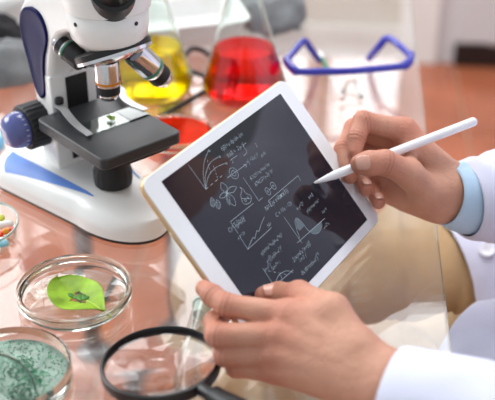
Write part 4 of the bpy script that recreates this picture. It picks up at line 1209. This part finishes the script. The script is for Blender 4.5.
def lap_z(x, y):
    zs = []
    for hip, knee in ((hL, kneeL), (hR, kneeR)):
        f_ = min(max((x - hip.x) / (knee.x - hip.x), 0), 1.05)
        c = hip.lerp(knee, f_); r = 0.088 + (0.066 - 0.088) * f_ + 0.002
        zs.append(c.z + math.sqrt(max(0.0, r * r - (y - c.y) ** 2)))
    a, b = zs; k = 0.05
    h = min(max(0.5 + 0.5 * (a - b) / k, 0), 1)
    return b * (1 - h) + a * h + k * h * (1 - h) + 0.012
def interp(pts, x):
    if x <= pts[0][0]: return pts[0][1]
    for (a, ya), (b, yb) in zip(pts[:-1], pts[1:]):
        if x <= b: return ya + (yb - ya) * (x - a) / (b - a)
    return pts[-1][1]
def panel(y_in, y_out, x0, x1, seed):
    sg = 1 if y_out > 0.9 else -1
    def fn(a, b):
        x = x0 + (x1 - x0) * a
        yi = interp(y_in, x)
        w = 0.004 * noise.noise(Vector((x * 16, b * 5, seed)))
        if b < 0.6:
            y = yi + (y_out - yi) * b / 0.6
            z = lap_z(x, y) + w
        else:
            q = (b - 0.6) / 0.4
            y = y_out + sg * (0.004 + 0.012 * q * math.sin(x * 34 + seed)) + w
            z = lap_z(x, y_out) - 0.26 * q
        return Vector((x, y, z)) - ROOT
    g = MB().grid(fn, 120, 36)
    ct.add(g.v, g.f)
panel([(0.10, 1.083), (0.18, 1.078), (0.215, 1.03), (0.262, 0.912), (0.29, 0.905)], 1.098, -0.075, 0.5, 2.0)
panel([(0.165, 0.735), (0.208, 0.806), (0.27, 0.893), (0.30, 0.900)], 0.722, 0.15, 0.5, 7.0)
coat = ct.build('lab_coat', M['coat'], per, smooth='all')
# collar
MB().tube(smooth_path([Vector((0.36, 0.86, 1.02)) - ROOT, Vector((0.40, 0.82, 1.07)) - ROOT, Vector((0.47, 0.885, 1.09)) - ROOT, Vector((0.40, 0.95, 1.07)) - ROOT, Vector((0.36, 0.91, 1.02)) - ROOT], 6), 0.016, 10, flat=0.5).build('collar', M['coat'], coat)
# buttons
def button(p, nrm_):
    b = MB().lathe([(0.0003, 0.0), (0.0088, 0.0), (0.0092, 0.001), (0.0092, 0.0026), (0.0080, 0.0032), (0.0062, 0.0024), (0.0003, 0.0022)], p - ROOT, nrm_, 32).build('button', M['button'], coat)
    hh = MB()
    x, y, d = frame_to(nrm_)
    for a in range(4):
        q_ = p - ROOT + x * 0.0022 * math.cos(a * math.pi / 2 + .7) + y * 0.0022 * math.sin(a * math.pi / 2 + .7)
        hh.lathe([(0.0007, 0.002), (0.0007, 0.0026)], q_, nrm_, 8)
    hh.build('button_holes', M['grey_cloth'], b)
bp_ = atz(487, 250.5, 0.655); bp_ = atz(487, 250.5, lap_z(bp_.x, bp_.y) + 0.004)
button(bp_, Vector((-0.15, -0.45, 0.9)))
button(Vector((0.343, 0.885, 0.86)), Vector((-1, 0, 0.1)))
# shirt cuff at the right wrist
sc0 = atd(446, 195, 0.979); sc1 = atd(488, 198, 1.0)
cu_ = MB().tube(smooth_path([sc0 - ROOT, sc0.lerp(sc1, 0.5) - ROOT, sc1 - ROOT], 6), [min(0.0362, 0.0288 + 0.0014 * i) for i in range(13)], 48, caps=False, up=(0, 0, 1), mod=lambda i, a: 1 + 0.015 * math.sin(3 * a + i * 0.3))
cu_.build('shirt_cuff', M['shirt'], per, smooth='all', solid=0.0016)
lc0 = lwv.lerp(le, -0.005); lc1 = lwv.lerp(le, 0.3)

# stool under the person
so = thing('lab_stool', 'round grey stool the person sits on', 'stool', (0.49, 0.90, 0))
MB().lathe([(0.17, 0.395), (0.185, 0.40), (0.185, 0.422), (0.17, 0.430), (0.001, 0.430)], seg=40).build('seat', M['dark_cloth'], so)
MB().lathe([(0.025, 0.03), (0.025, 0.396)], seg=24).build('post', M['steel'], so)
MB().lathe([(0.20, 0.0), (0.20, 0.012), (0.06, 0.03), (0.025, 0.034)], seg=40).build('base', M['steel'], so)
